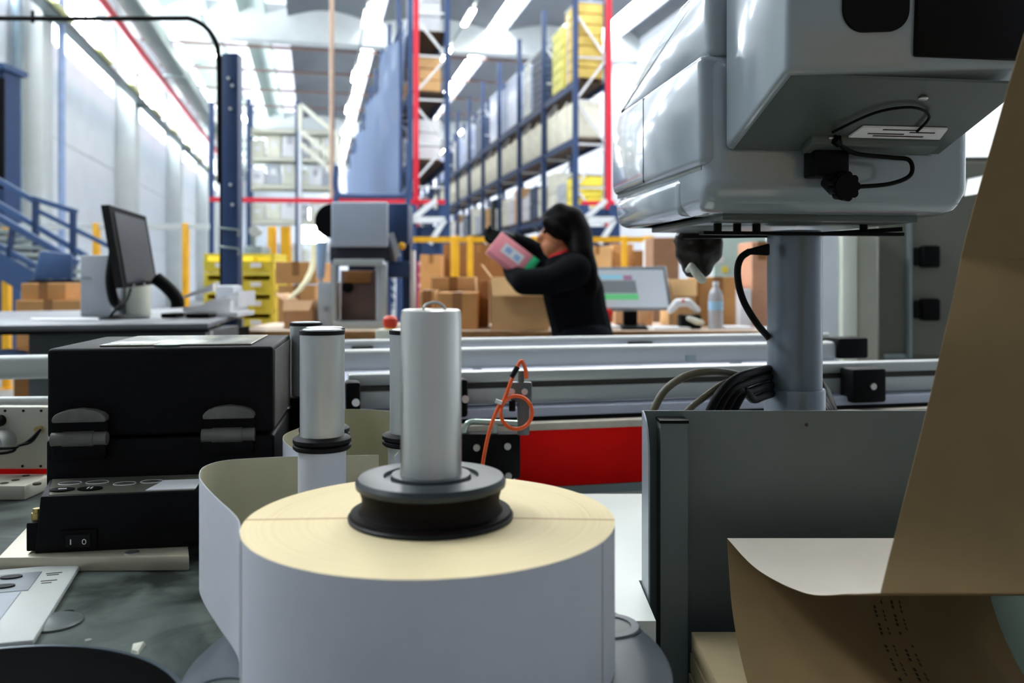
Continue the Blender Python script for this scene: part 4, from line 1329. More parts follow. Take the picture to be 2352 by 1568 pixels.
MB('C').tube([P(93, 985, WP - .012), P(70, 1008, WP - .025), P(45, 1022, WP - .035), P(0, 1030, WP - .05), P(-300, 1036, WP - .05), P(-560, 1034, WP - .05)], .0022, 8).tube([P(92, 987, WP - .012), P(72, 1014, WP - .025), P(40, 1024, WP - .04), P(-5, 1042, WP - .05), P(-300, 1052, WP - .05), P(-565, 1046, WP - .05)], .0022, 8).build('wire', M_rub, lb)
MB('C').box(U(-600, WP), U(118, WP), WP - .075, WP + .02, .868, H(1089, WP), .003).build('foot_plate', M_plate, lb)
for px, py, w in ((60, 1093, 1.37), (36, 1107, 1.34), (10, 1122, 1.32), (85, 1121, 1.32)):
    MB('C').cyl((U(px, w), w, H(1089, WP) - .002), (U(px, w), w, H(1089, WP) + .0006), .006, seg=16).build('bolt_hole', M_ink, lb)
tag(MB('C').tube([P(-700, 924, 1.6), P(60, 920, 1.6), P(240, 918, 1.6)], .008, 12, 2).cyl((U(200, 1.6), 1.6, 0), P(200, 918, 1.6), .008).cyl((U(-600, 1.6), 1.6, 0), P(-600, 923, 1.6), .008).build('round_bar', M_rail), 'thin round steel bar above the cream bearing plate', 'bar')
tag(MB('C').limb([(P(-10, 822, 3.2), .03), (P(20, 818, 3.2), .028), (P(48, 822, 3.2), .03)]).limb([(P(-10, 836, 3.2), .04), (P(30, 838, 3.2), .04)]).build('blue_plastic_bag', pm('blue_bag', '7f93bd', .4, scale=20, var=.4)), 'crumpled bluish plastic bag at the left edge behind the rails', 'bag')

# ------------------------------------------------------------------ label machine: deck, black box
DK = .868
dm = bpy.data.materials.new('stained_deck')
dm.use_nodes = True
nt = dm.node_tree
b = nt.nodes['Principled BSDF']
tc = nt.nodes.new('ShaderNodeTexCoord')
n1 = nt.nodes.new('ShaderNodeTexNoise')
n1.inputs['Scale'].default_value = 7
n1.inputs['Detail'].default_value = 6
n1.inputs['Distortion'].default_value = .8
r1 = nt.nodes.new('ShaderNodeValToRGB')
r1.color_ramp.elements[0].position = .43
r1.color_ramp.elements[0].color = lin('18211e')
r1.color_ramp.elements[1].position = .6
r1.color_ramp.elements[1].color = lin('5e6862')
n2 = nt.nodes.new('ShaderNodeTexNoise')
n2.inputs['Scale'].default_value = 60
r2 = nt.nodes.new('ShaderNodeValToRGB')
r2.color_ramp.elements[0].position = .72
r2.color_ramp.elements[0].color = (0, 0, 0, 1)
r2.color_ramp.elements[1].position = .8
r2.color_ramp.elements[1].color = lin('555a50')
mx = nt.nodes.new('ShaderNodeMixRGB')
mx.blend_type = 'ADD'
mx.inputs[0].default_value = .5
nt.links.new(tc.outputs['Object'], n1.inputs['Vector'])
nt.links.new(tc.outputs['Object'], n2.inputs['Vector'])
nt.links.new(n1.outputs[0], r1.inputs[0])
nt.links.new(n2.outputs[0], r2.inputs[0])
nt.links.new(r1.outputs[0], mx.inputs[1])
nt.links.new(r2.outputs[0], mx.inputs[2])
nt.links.new(mx.outputs[0], b.inputs['Base Color'])
b.inputs['Roughness'].default_value = .55
b.inputs['Specular IOR Level'].default_value = .22
t = thing('labelling_machine', 'dark stained labelling machine deck in the left foreground', 'machine', cw(-.3, .9, 0))
MB('C').box(-1.5, 0, .45, 1.42, DK - .012, DK, .002).build('deck', dm, t)
MB('C').box(-1.45, -.02, .47, 1.4, 0, DK - .012, .004).build('cabinet', M_pan, t)
MB('C').lathe([(0, DK), (.0245, DK), (.0245, DK + .002), (.02, DK + .004), (0, DK + .005)], U(128, .84), .84, 40).build('dome_cap', pm('grey_cap', '59605f', .35, scale=12), t)
for u, w, r in ((U(155, .867), .867, .0062), (U(203, .80), .80, .003), (U(182, .765), .765, .0025), (U(62, .775), .775, .0032)):
    MB('C').cyl((u, w, DK), (u, w, DK + .0006), r, seg=20).build('deck_screw', M_black if r > .005 else M_steel, t)
for k in range(3):
    pass
tag(MB('C').hexa([(U(300, .77), .77, DK), (U(318, .77), .77, DK), (U(335, .79), .79, DK), (U(305, .79), .79, DK), (U(303, .772), .772, DK + .003), (U(315, .77), .772, DK + .002), (U(332, .79), .788, DK + .004), (U(308, .79), .788, DK + .002)]).build('paper_scrap', M_cream), 'tiny torn white scrap lying on the dark deck', 'scrap')
t = cthing('rewind_disc', 'black rewind disc at the bottom left of the deck', 'disc', -.411, .604, DK)
MB().lathe([(0, 0), (.174, 0), (.176, .003), (.172, .004), (.168, .0025), (.03, .0025), (.03, .02), (0, .02)], 0, 0, 96).build('disc_plate', pm('matt_black', '030303', .8, spec=.03), t)
MB().lathe([(.1725, .0015), (.1765, .0015), (.1765, .0045), (.1725, .0045), (.1725, .0015)], 0, 0, 96).build('rim', pm('blue_grey_rim', '4a5660', .3, .3), t)
# keypad
t = cthing('keypad_panel', 'white keypad plate with grey buttons at the left edge of the deck', 'keypad', U(165, .985), .985, DK, R(16.3))
kp = MB()
kp.box(-.42, .008, -.21, .012, 0, .007, .003)
kp.build('plate', pm('keypad_white', 'd5d9d6', .4, scale=10, var=.03), t)
MB().box(-.38, -.028, -.072, -.012, .007, .0078).build('upper_field', pm('keypad_grey', '7f868c', .45), t)
MB().box(-.38, -.034, -.185, -.074, .007, .0077).build('lower_field', pm('keypad_light', '9fa7b2', .45), t)
def oval(m, x, y, rx, ry, z0, z1):
    m.prism([(x + rx * math.cos(2 * PI * k / 20), y + ry * math.sin(2 * PI * k / 20)) for k in range(20)], lambda p, q_, s: Vector((p, q_, s)), z0, z1)
    return m
for y in (-.025, -.055):
    for x in (-.055, -.118, -.18):
        oval(MB(), x, y, .011, .006, .0078, .0092).build('black_button', M_black, t)
for x, y in ((-.065, -.1), (-.065, -.15), (-.13, -.1), (-.13, -.15)):
    oval(MB(), x, y, .015, .008, .0077, .009).build('white_button', M_paper, t)
m = MB()
for x, y, L in ((-.022, -.02, .016), (-.02, -.026, .012), (-.022, -.045, .016), (-.02, -.052, .01)):
    m.box(x, x + L, y - .0011, y + .0011, .007, .0073)
m.build('printed_marks', M_ink, t)
# mounting plate and black control box
t = cthing('mounting_plate', 'thick cream metal plate under the black control box', 'plate', U(250, 1.02), 1.02, DK)
MB('C').hexa([(U(0, .99), .985, DK), (U(442, 1.0), .99, DK), (U(452, 1.36), 1.3, DK), (U(90, 1.2) - .02, 1.3, DK), (U(0, .99), .985, .885), (U(442, 1.0), .99, .885), (U(452, 1.36), 1.3, .885), (U(90, 1.2) - .02, 1.3, .885)], .002).build('plate', pm('nickel_plate', 'bfb7a2', .38, .45, scale=12, var=.1), t)
MB('C').cyl((U(303, 1.0), 1.0, .8845), (U(303, 1.0), 1.0, .8865), .008, seg=20).build('screw', M_steel, t)
t = cthing('control_unit', 'black two-part control box with latches on the left of the machine', 'control box', U(367, 1.09), 1.09, .885, R(9.0))
O = world_of(t)
wf = 1.09
def bx_(px, y=0.0):
    """local x on the box front (at depth y) seen at column px"""
    k, c9, s9 = (px - CX) / F, math.cos(R(9)), math.sin(R(9))
    u0, w0 = U(367, wf) - y * s9, wf + y * c9
    return (k * w0 - u0) / (c9 - k * s9)


x_l, x_r = bx_(107), bx_(628)
zt = 1.114 - .885
zs = H(1002, wf) - .885
MB().box(x_l, x_r, 0, .23, zs + .001, zt, .005, 3).build('lid', M_blackp, t)
MB().box(x_l - .001, x_r + .001, 0, .23, .003, zs - .001, .004, 3).build('case', M_blackp, t)
MB().box(x_r - .0005, x_r + .0008, .012, .222, zs + .006, zt - .006).build('side_plate', pm('grey_side', '6d6a64', .35, .5, scale=14, var=.25), t)
# top plate with sticker
MB().box(x_l + .055, x_r - .03, .02, .2, zt, zt + .0025, .001).build('top_plate', pm('satin_grey_plate', '8f8d80', .25, .5, scale=5, var=.1), t)
MB().box(x_l + .062, x_l + .12, .03, .055, zt + .0025, zt + .003).build('sticker', M_paper, t)
MB().prism([((x_l + x_r) / 2 + .003 + .016 * math.cos(k * PI / 8), .012 + .006 * math.sin(k * PI / 8)) for k in range(16)], lambda p, q_, s: Vector((p, q_, s)), zt, zt + .0025).build('badge', pm('badge_green', '40504a', .3, .3), t)
for px in (190, 529):
    xc = bx_(px)
    la = MB()
    arch = [(-.031, 0), (.031, 0), (.031, .006), (.026, .011), (.016, .0145), (0, .0165), (-.016, .0145), (-.026, .011), (-.031, .006)]
    la.prism(arch, lambda p, q_, s: Vector((xc + p, s, zs + .022 + q_)), -.016, .002, .002)
    la.build('latch_plate', pm('worn_grey_latch', '6e6b66', .45, .2, scale=30, var=.3), t)
    l2 = MB().box(xc - .031, xc + .031, -.008, .0, zs + .008, zs + .022).build('latch_link', M_black, t)
    l3 = MB()
    l3.cyl((xc - .033, -.008, zs + .001), (xc + .031, -.008, zs + .001), .0085, seg=20).cyl((xc - .02, -.008, zs + .001), (xc + .016, -.008, zs + .001), .0095, seg=20)
    l3.build('latch_hinge', MATS['worn_grey_latch'], t)
    MB().box(xc - .032, xc + .03, -.012, .0, zs - .024, zs - .004, .002).build('latch_base', M_black, t)
# operator panel in front
x_p = bx_(93, -.073)
zp = H(1130, 1.02) - .885
MB().hexa([(x_p - .006, -.075, 0), (.06, -.075, 0), (.06, 0, 0), (x_l + .004, 0, 0), (x_p, -.073, zp), (.06, -.073, zp), (.06, -.001, zp + .004), (x_l + .004, -.001, zp + .004)], .002).build('operator_case', M_blackp, t)
MB().hexa([(x_p + .008, -.07, zp - .001), (.055, -.07, zp - .001), (.055, -.004, zp + .003), (x_l + .008, -.004, zp + .003), (x_p + .008, -.07, zp + .0008), (.055, -.07, zp + .0008), (.055, -.004, zp + .0046), (x_l + .008, -.004, zp + .0046)]).build('operator_plate', pm('olive_membrane', '7c7a6c', .3, .3, scale=8), t)
ZF = lambda y: zp + .0008 + (y + .07) / .066 * .0038
for x, y in ((x_l + .035, -.052), (x_l + .066, -.052)):
    oval(MB(), x, y, .014, .009, ZF(y) - .001, ZF(y) + .0012).build('membrane_button', M_black, t)
m = MB()
for x in (x_l + .063, x_l + .067):
    m.box(x, x + .0016, -.056, -.048, ZF(-.05) + .001, ZF(-.05) + .0016)
m.box(x_l + .031, x_l + .04, -.0535, -.0505, ZF(-.05) + .001, ZF(-.05) + .0016)
m.build('button_symbols', M_paper, t)
m = MB()
for x, y in ((x_l + .035, -.025), (x_l + .066, -.025), (x_l + .1, -.035), (x_l + .13, -.03)):
    m.tube([(x + .013 * math.cos(a), y + .009 * math.sin(a), ZF(y) + .0002) for a in [k * PI / 8 for k in range(16)]], .0005, 4, 1, True)
m.build('button_outlines', M_paper, t)
MB().hexa([(.0, -.068, zp + .001), (.056, -.068, zp + .001), (.056, -.03, zp + .0035), (.012, -.03, zp + .0035), (.0, -.068, zp + .002), (.056, -.068, zp + .002), (.056, -.03, zp + .0045), (.012, -.03, zp + .0045)]).build('paper_label', M_paper, t)
# rocker switch with I and O
xs_ = bx_(182, -.075)
zz = .012
MB().box(xs_ - .02, xs_ + .02, -.0775, -.0745, zz - .009, zz + .014, .001).build('switch_bezel', M_black, t)
r_ = MB().hexa([(xs_ - .0135, -.0785, zz - .006), (xs_ + .0135, -.0785, zz - .006), (xs_ + .0135, -.0765, zz - .006), (xs_ - .0135, -.0765, zz - .006), (xs_ - .0135, -.079, zz + .009), (xs_ + .0135, -.0815, zz + .009), (xs_ + .0135, -.0765, zz + .009), (xs_ - .0135, -.0765, zz + .009)]).build('rocker_switch', M_rub, t)
m = MB()
m.box(xs_ - .0085, xs_ - .0073, -.0798, -.0785, zz - .002, zz + .004)
m.tube([(xs_ + .007 + .002 * math.cos(a), -.0808, zz + .001 + .0028 * math.sin(a)) for a in [k * PI / 8 for k in range(16)]], .0005, 5, 1, True)
m.build('switch_mark', M_paper, r_)
MB().box(x_p - .016, x_p - .003, -.072, -.045, .002, .035, .002).build('side_socket', M_black, t)
MB().cyl((x_p - .009, -.058, .035), (x_p - .009, -.058, .043), .006).cyl((x_p - .009, -.058, .043), (x_p - .009, -.058, .048), .0045).build('brass_gland', MATS['brass'], t)

# ------------------------------------------------------------------ reel platter, label roll, spindle
UC, WCN = -.0680, .732
RT, RB = 1.0, .883
t = cthing('reel_platter', 'dark grey round platter under the label roll', 'platter', UC, WCN, DK)
MB().lathe([(0, .0), (.19, 0), (.199, .004), (.2, .009), (.196, .0125), (.175, .0148), (0, .015)], 0, 0, 96).build('platter_disc', pm('graphite_plastic', '4e575f', .38, scale=10, var=.05), t)
for a in (22, 112, 202, 292):
    x, y = .168 * math.cos(R(a)), .168 * math.sin(R(a))
    MB().lathe([(.02, .0147), (.029, .0147), (.028, .0165), (.021, .0165), (.02, .0147)], x, y, 40).build('platter_eyelet', MATS['graphite_plastic'], t)
    MB().cyl((x, y, .0146), (x, y, .0152), .0202, seg=32).build('eyelet_recess', M_under, t)

RR = .1535
rm = bpy.data.materials.new('roll_edge')
rm.use_nodes = True
nt = rm.node_tree
b = nt.nodes['Principled BSDF']
tc = nt.nodes.new('ShaderNodeTexCoord')
sx = nt.nodes.new('ShaderNodeSeparateXYZ')
nt.links.new(tc.outputs['Object'], sx.inputs[0])


def math_n(op, a, b_=None, v=None):
    n_ = nt.nodes.new('ShaderNodeMath')
    n_.operation = op
    for i, s in enumerate((a, b_)):
        if s is None:
            continue
        if isinstance(s, (int, float)):
            n_.inputs[i].default_value = s
        else:
            nt.links.new(s, n_.inputs[i])
    return n_.outputs[0]


ln = nt.nodes.new('ShaderNodeVectorMath')
ln.operation = 'LENGTH'
cmb = nt.nodes.new('ShaderNodeCombineXYZ')
nt.links.new(sx.outputs[0], cmb.inputs[0])
nt.links.new(sx.outputs[1], cmb.inputs[1])
nt.links.new(cmb.outputs[0], ln.inputs[0])
rad = ln.outputs['Value']
# wound-layer rings
rg = nt.nodes.new('ShaderNodeTexNoise')
rg.noise_dimensions = '1D'
rg.inputs['Scale'].default_value = 260
nt.links.new(rad, rg.inputs['W'])
rc = nt.nodes.new('ShaderNodeValToRGB')
rc.color_ramp.elements[0].position = .25
rc.color_ramp.elements[0].color = lin('eed9a8')
rc.color_ramp.elements[1].position = .75
rc.color_ramp.elements[1].color = lin('f3e1b4')
nt.links.new(rg.outputs[0], rc.inputs[0])
# brownish splice line across the roll and a thin crease ring
sl_ = math_n('ABSOLUTE', math_n('SUBTRACT', sx.outputs[1], math_n('MULTIPLY', math_n('ABSOLUTE', sx.outputs[0]), -.06)))
l1 = math_n('SUBTRACT', 1.0, math_n('MULTIPLY', sl_, 300))
l1 = math_n('MULTIPLY', math_n('MAXIMUM', l1, 0.0), .85)
l2_ = math_n('SUBTRACT', 1.0, math_n('MULTIPLY', math_n('ABSOLUTE', math_n('SUBTRACT', rad, .134)), 1400))
l2_ = math_n('MULTIPLY', math_n('MULTIPLY', math_n('MAXIMUM', l2_, 0.0), math_n('GREATER_THAN', sx.outputs[1], 0.0)), .35)
ls = math_n('MINIMUM', math_n('ADD', l1, l2_), .8)
mxr = nt.nodes.new('ShaderNodeMixRGB')
mxr.inputs[2].default_value = lin('b07a45')
nt.links.new(ls, mxr.inputs[0])
nt.links.new(rc.outputs[0], mxr.inputs[1])
nt.links.new(mxr.outputs[0], b.inputs['Base Color'])
b.inputs['Roughness'].default_value = .75

roll = cthing('label_roll', 'big cream-topped roll of white labels on the front spindle', 'label roll', UC, WCN, RB)
m = MB()
h = RT - RB
m.lathe([(.04, 0), (RR, 0)], 0, 0, 128)
m.lathe([(RR, 0.0), (RR, h)], 0, 0, 128)
for f in m.bm.faces:
    f.material_index = 1
m.mi = 0
m.lathe([(RR, h), (.04, h), (.04, 0)], 0, 0, 128)
bmesh.ops.remove_doubles(m.bm, verts=m.bm.verts, dist=1e-6)
m.build('wound_roll', [rm, M_label], roll)


# the paper web that leaves the roll, loops left and runs back between the spindles
def onw(px, py, z=RT):
    w = F * (CZ - z) / (py - CY)
    return Vector((U(px, w), w, 0))


path = [Vector((UC - RR * math.cos(R(-16)) * 1.002, WCN + RR * math.sin(R(-16)), 0)), onw(545, 1187), onw(500, 1143), onw(470, 1112), onw(458, 1090), onw(468, 1070), onw(510, 1056), onw(580, 1050), onw(660, 1046), onw(770, 1044), onw(870, 1042)]
path = spline(path, 8)
rows = [[(p.x, p.y, RB + .001 + (h - .002) * k / 3) for k in range(4)] for p in path]
MB('C').sheet(rows, .0006, 1, 0).build('paper_web', [M_label, M_liner], roll)
path = spline([onw(905, 1046), onw(960, 985), Vector((U(960, 1.32), 1.32, 0)), onw(893, 942), onw(830, 938), onw(770, 942), onw(700, 975), onw(660, 992), onw(650, 1003), onw(656, 1015), onw(690, 1040)], 8)
rows = [[(p.x, p.y, RB + .001 + (h - .002) * k / 3) for k in range(4)] for p in path]
MB('C').sheet(rows, .0006, 0, 1).build('paper_web', [M_label, M_liner], roll)
# gap lines between labels on the outer layer
for pxl in (583, 1372):
    a = math.asin(max(-1, min(1, (U(pxl, .70) - UC) / RR)))
    x, y = RR * math.sin(a), -RR * math.cos(a)
    MB().box(-.0004, .0004, -.0003, .0003, 0.001, h - .001).build('label_gap', pm('gap_grey', 'a3a29a', .6), roll).location = (x * 1.001, y * 1.001, 0)

sp = cthing('label_spindle', 'tall steel spindle with black hub through the front label roll', 'spindle', UC, WCN, DK)
z0 = DK
MB().lathe([(0, 0), (.0255, 0), (.0255, .3), (.0245, .3055), (.0225, .3065), (.021, .3055), (.0205, .28), (0, .28)], 0, 0, 64).build('tube', M_steel, sp)
hb = RT - DK
MB().lathe([(.0258, hb + .0005), (.067, hb + .0005), (.0685, hb + .003), (.067, hb + .006), (.0605, hb + .0065), (.0575, hb + .011), (.0575, hb + .018), (.0595, hb + .024), (.0605, hb + .026)], 0, 0, 96).build('hub_core', pm('brown_black', '120c09', .6, scale=20, var=.2, spec=.1), sp)
MB().lathe([(.0585, hb + .0255), (.0625, hb + .027), (.063, hb + .031), (.0605, hb + .0345), (.05, hb + .0355), (.04, hb + .0355), (.039, hb + .0325), (.034, hb + .0325), (.033, hb + .0365), (.0258, hb + .0365)], 0, 0, 96).build('hub_flange', pm('slate_plastic', '2c3439', .35, scale=14, var=.06, spec=.35), sp)
MB().lathe([(.06, hb + .0003), (.0688, hb + .0003), (.0692, hb + .0025), (.0675, hb + .0045), (.06, hb + .0045)], 0, 0, 96).build('lower_flange', pm('dark_slate', '14191b', .4, scale=14, spec=.25), sp)
MB().tube([(-.008, .012, .305), (-.006, .013, .3095), (.002, .014, .312), (.009, .013, .309), (.011, .012, .305)], .0013, 8).build('wire_clip', M_steel, sp)


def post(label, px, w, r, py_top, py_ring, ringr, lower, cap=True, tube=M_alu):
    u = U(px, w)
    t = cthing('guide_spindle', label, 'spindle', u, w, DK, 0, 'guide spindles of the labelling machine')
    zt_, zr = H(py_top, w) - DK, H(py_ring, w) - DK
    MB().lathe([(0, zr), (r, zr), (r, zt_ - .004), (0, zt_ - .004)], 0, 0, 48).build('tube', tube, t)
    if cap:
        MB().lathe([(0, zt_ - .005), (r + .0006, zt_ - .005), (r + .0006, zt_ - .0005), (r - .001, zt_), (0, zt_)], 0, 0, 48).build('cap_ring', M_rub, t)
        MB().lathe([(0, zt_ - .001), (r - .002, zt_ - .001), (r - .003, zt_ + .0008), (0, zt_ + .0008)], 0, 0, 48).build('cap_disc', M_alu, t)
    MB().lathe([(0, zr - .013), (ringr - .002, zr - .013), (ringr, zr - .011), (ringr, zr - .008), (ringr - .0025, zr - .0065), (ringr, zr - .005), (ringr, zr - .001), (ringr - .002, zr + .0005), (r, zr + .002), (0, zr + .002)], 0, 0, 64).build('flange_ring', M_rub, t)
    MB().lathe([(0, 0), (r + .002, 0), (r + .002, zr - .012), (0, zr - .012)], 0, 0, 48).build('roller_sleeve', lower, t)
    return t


post('aluminium guide spindle with white sleeve in front of two others', 740, .94, .0235, 757, 1003, .031, M_label)
post('guide spindle almost hidden right behind the white-sleeved one', 745, 1.1, .0252, 752, 980, .0315, M_rub)
post('guide spindle with black lower half beside the black control box', 703, 1.35, .0243, 740, 908, .031, M_black, tube=pm('alu_shade_tone', 'a9adad', .4, .5))  # darker copy of the aluminium, shade put into the tube colour
post('guide spindle with scratched sticker half behind the front steel spindle', 948, 1.05, .0275, 757, 995, .0365, M_alu)
tag(MB('C').box(U(900, 1.021), U(918, 1.021), 1.0205, 1.0225, H(812, 1.02), H(795, 1.02)).build('worn_sticker', pm('tan_stain', '8d7a52', .7, scale=200, var=.5)), 'worn tan sticker on the half-hidden guide spindle', 'sticker') if False else None

# ------------------------------------------------------------------ printer head on its pole
PW = 1.34
PU = U(1825, PW)
t = cthing('printer_pole', 'thick grey steel pole carrying the printer housing', 'pole', PU, PW, 0)
pr = 61 * PW / F
MB().lathe([(0, 0), (pr, 0), (pr, 1.285 - .012), (0, 1.285 - .012)], 0, 0, 64).build('tube', M_pole, t)
zc = H(893, PW)
MB().lathe([(pr, zc - .25), (pr + .0045, zc - .25), (pr + .0045, zc - .001), (pr + .003, zc + .0015), (pr, zc + .0015)], 0, 0, 64).build('collar', M_pole, t)
MB().lathe([(0, 0), (.2, 0), (.2, .012), (.1, .02), (0, .02)], 0, 0, 48).build('base_plate', M_pole, t)

HZ = 1.286
t = cthing('printer_housing', 'glossy silver-grey printer housing on the pole at upper right', 'printer', .2496, 1.15, HZ, R(8.14))
X = .393
mid = [(0, .063), (0, .2165), (.4625, .2155), (.4625, .075), (.45, .063)]
fx = lambda p, q_, s: Vector((s, p, q_))
MB().prism([(0, .03), (0, .214), (.44, .214), (.44, .03), (.41, .004), (.03, .004)], fx, .008, X, .022, 5).build('body_cover', M_hous, t)
MB().prism([(.004, .066), (.004, .212), (.455, .212), (.4625, .203), (.4625, .078), (.45, .066)], fx, 0, .06, .01, 4).build('side_door', M_hous, t)
MB().prism([(.1, .004), (.1, .062), (.456, .062), (.45, .02), (.425, .004)], fx, .003, X - .02, .016, 4).build('rear_skirt', M_hous, t)
MB().prism([(.006, .208), (.006, .305), (.03, .318), (.12, .314), (.256, .286), (.4, .243), (.452, .222), (.452, .208)], fx, .012, X - .012, .012, 4).build('lid', M_hous, t)
for y in (.262,):
    MB().box(-.0006, .002, y - .0008, y + .0008, .07, .206).build('side_seam', M_black, t)
MB().box(.0075, .012, .02, .45, .0605, .068).build('groove', M_under, t)
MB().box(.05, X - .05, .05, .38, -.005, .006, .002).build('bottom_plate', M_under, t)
MB().bar((.045, .12, -.019), (.36, .12, -.019), .02, .005).bar((.06, .24, -.019), (.19, .17, -.019), .014, .006).bar((.22, .17, -.019), (.35, .1, -.012), .014, .006).build('support_bracket', M_black, t)
for x in (.07, .1, .13, .3):
    MB().cyl((x, .12, -.02), (x, .12, .006), .006).build('bolt', M_black, t)
# terminal box on the front
d2 = cthing('operator_terminal', 'grey sloped-bottom terminal box on the front of the printer housing', 'terminal', .2496, 1.15, HZ, R(8.14))
MB().hexa([(.032, -.18, .146), (.345, -.18, .164), (.342, -.002, .083), (.032, -.002, .083), (.034, -.19, .42), (.345, -.19, .42), (.342, -.002, .42), (.032, -.002, .42)], .007, 3).build('terminal_body', M_hous, d2)
def und(x, s, off=.0):
    return Vector((x, -.18 * s, .083 + .064 * s - off))
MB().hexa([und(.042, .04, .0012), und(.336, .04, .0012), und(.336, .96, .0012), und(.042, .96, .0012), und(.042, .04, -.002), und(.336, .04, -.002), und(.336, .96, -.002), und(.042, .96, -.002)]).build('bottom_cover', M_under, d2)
MB().hexa([(.186, -.1875, .168), (.34, -.1875, .168), (.34, -.178, .168), (.186, -.178, .168), (.188, -.1935, .41), (.34, -.1935, .41), (.34, -.18, .41), (.188, -.18, .41)], .003).build('screen_bezel', M_black, d2)
MB().prism([(.123 - .025 * math.cos(k * PI / 14), .218 - .025 * math.sin(k * PI / 14)) for k in range(8)] + [(.153 + .025 * math.sin(k * PI / 14), .22 - .025 * math.cos(k * PI / 14)) for k in range(8)] + [(.178, .4), (.098, .4)], lambda p, q_, s: Vector((p, s - (q_ - .146) * .04, q_)), -.184, -.176).build('grip_pocket', M_black, d2)
MB().limb([((.12, -.19, .25), .008), ((.145, -.2, .275), .01), ((.175, -.196, .30), .009)]).build('grip_handle', M_rub, d2)
MB().hexa([und(.13, .12, .012), und(.31, .12, .012), und(.31, .27, .012), und(.13, .27, .012), und(.13, .12, 0), und(.31, .12, 0), und(.31, .27, 0), und(.13, .27, 0)], .002).build('mount_rail', M_under, d2)
lbp = MB().hexa([und(.18, .28, .0045), und(.308, .28, .0045), und(.302, .42, .0045), und(.186, .42, .0045), und(.18, .28, .002), und(.308, .28, .002), und(.302, .42, .002), und(.186, .42, .002)]).build('rating_label', M_paper, d2)
m = MB()
for k, (a, c) in enumerate(((.21, .28), (.2, .25), (.255, .29), (.215, .265))):
    s0 = .31 + .028 * k
    m.hexa([und(a, s0, .005), und(c, s0, .005), und(c, s0 + .012, .005), und(a, s0 + .012, .005), und(a, s0, .0043), und(c, s0, .0043), und(c, s0 + .012, .0043), und(a, s0 + .012, .0043)])
m.build('printed_marks', M_ink, lbp)
for x, s in ((.225, .78), (.158, .25), (.29, .22)):
    p = und(x, s, .002)
    MB().ball(p - Vector((0, 0, .001)), .006, .006, .003, 12).build('screw', M_steel, d2)
k0 = und(.17, .06)
kb = cthing('clamp_knob', 'black clamping knob with square block under the terminal', 'knob', .2496, 1.15, HZ, R(8.14))
MB().box(.142, .19, -.035, -.003, .048, .082, .002).build('block', M_black, kb)
MB().cyl((.172, -.02, .048), (.178, -.03, .036), .016, seg=24).build('shaft', M_black, kb)
m = MB()
for k in range(9):
    a = 2 * PI * k / 9
    m.cyl((.18 + .014 * math.cos(a), -.032, .036 + .014 * math.sin(a)), (.18 + .014 * math.cos(a), -.046, .034 + .014 * math.sin(a)), .006, seg=10)
m.cyl((.18, -.032, .036), (.18, -.048, .034), .016, seg=20)
m.build('knurled_grip', M_black, kb)
cb = cthing('terminal_cable', 'thin black cable looping under the terminal box', 'cable', .2496, 1.15, HZ, R(8.14))
MB().tube([und(.165, .3, .006), und(.175, .24, .012), und(.2, .2, .018), und(.25, .18, .02), (.272, -.04, .07), (.27, -.045, .05), (.24, -.045, .038), (.195, -.04, .034)], .003, 8).tube([und(.15, .36, .006), und(.18, .62, .006), und(.22, .7, .006), und(.255, .6, .006), und(.262, .4, .006)], .0018, 8).build('cable_run', M_black, cb)
MB().cyl(und(.16, .28, .007), und(.17, .24, .008), .006).build('plug', M_black, cb)
# power cable beside the pole
cb = cthing('power_cable', 'black power cable with plug hanging left of the pole', 'cable', U(1700, 1.28), 1.28, H(775, 1.28))
wq = 1.29
MB('C').tube([P(1722, 577, wq), P(1702, 592, wq), P(1694, 620, wq), P(1698, 660, wq), P(1712, 700, wq), P(1740, 745, wq), P(1775, 790, wq + .08), P(1790, 850, wq + .12), (U(1790, 1.45), 1.45, 0.9), (U(1790, 1.45), 1.45, .02)], .0052, 10).build('cable_run', M_black, cb)
MB('C').hexa([P(1713, 584, wq - .01), P(1768, 587, wq - .01), P(1768, 587, wq + .02), P(1713, 584, wq + .02), P(1716, 572, wq - .01), P(1768, 558, wq - .01), P(1768, 558, wq + .02), P(1716, 572, wq + .02)], .003).build('plug', M_black, cb)
# dark bag hanging behind the housing
t = cthing('hanging_bag', 'crumpled dark brown plastic bag hanging below the printer housing', 'bag', U(1600, 1.7), 1.7, H(635, 1.7))
m = MB('C')
WH = 1.62
for px, py, r in ((1570, 552, .02), (1600, 552, .028), (1640, 560, .02), (1575, 580, .022), (1605, 585, .034), (1635, 578, .022), (1590, 610, .022), (1615, 612, .02), (1606, 628, .009)):
    m.ball(P(px, py, WH), r, r * .7, r * 1.1, 12)
m.build('bag', pm('brown_film_bag', '231a12', .25, scale=25, var=.5, bump=.6), t, remesh=.006, smooth=2)
m = MB('C').limb([(P(1580, 620, WH - .02), .005), (P(1588, 612, WH - .025), .007), (P(1598, 626, WH - .03), .008), (P(1612, 642, WH - .025), .008)]).build('white_tag', M_cream, t)
MB('C').cyl(P(1605, 540, WH), P(1605, 552, WH), .004).build('hook', M_black, t)

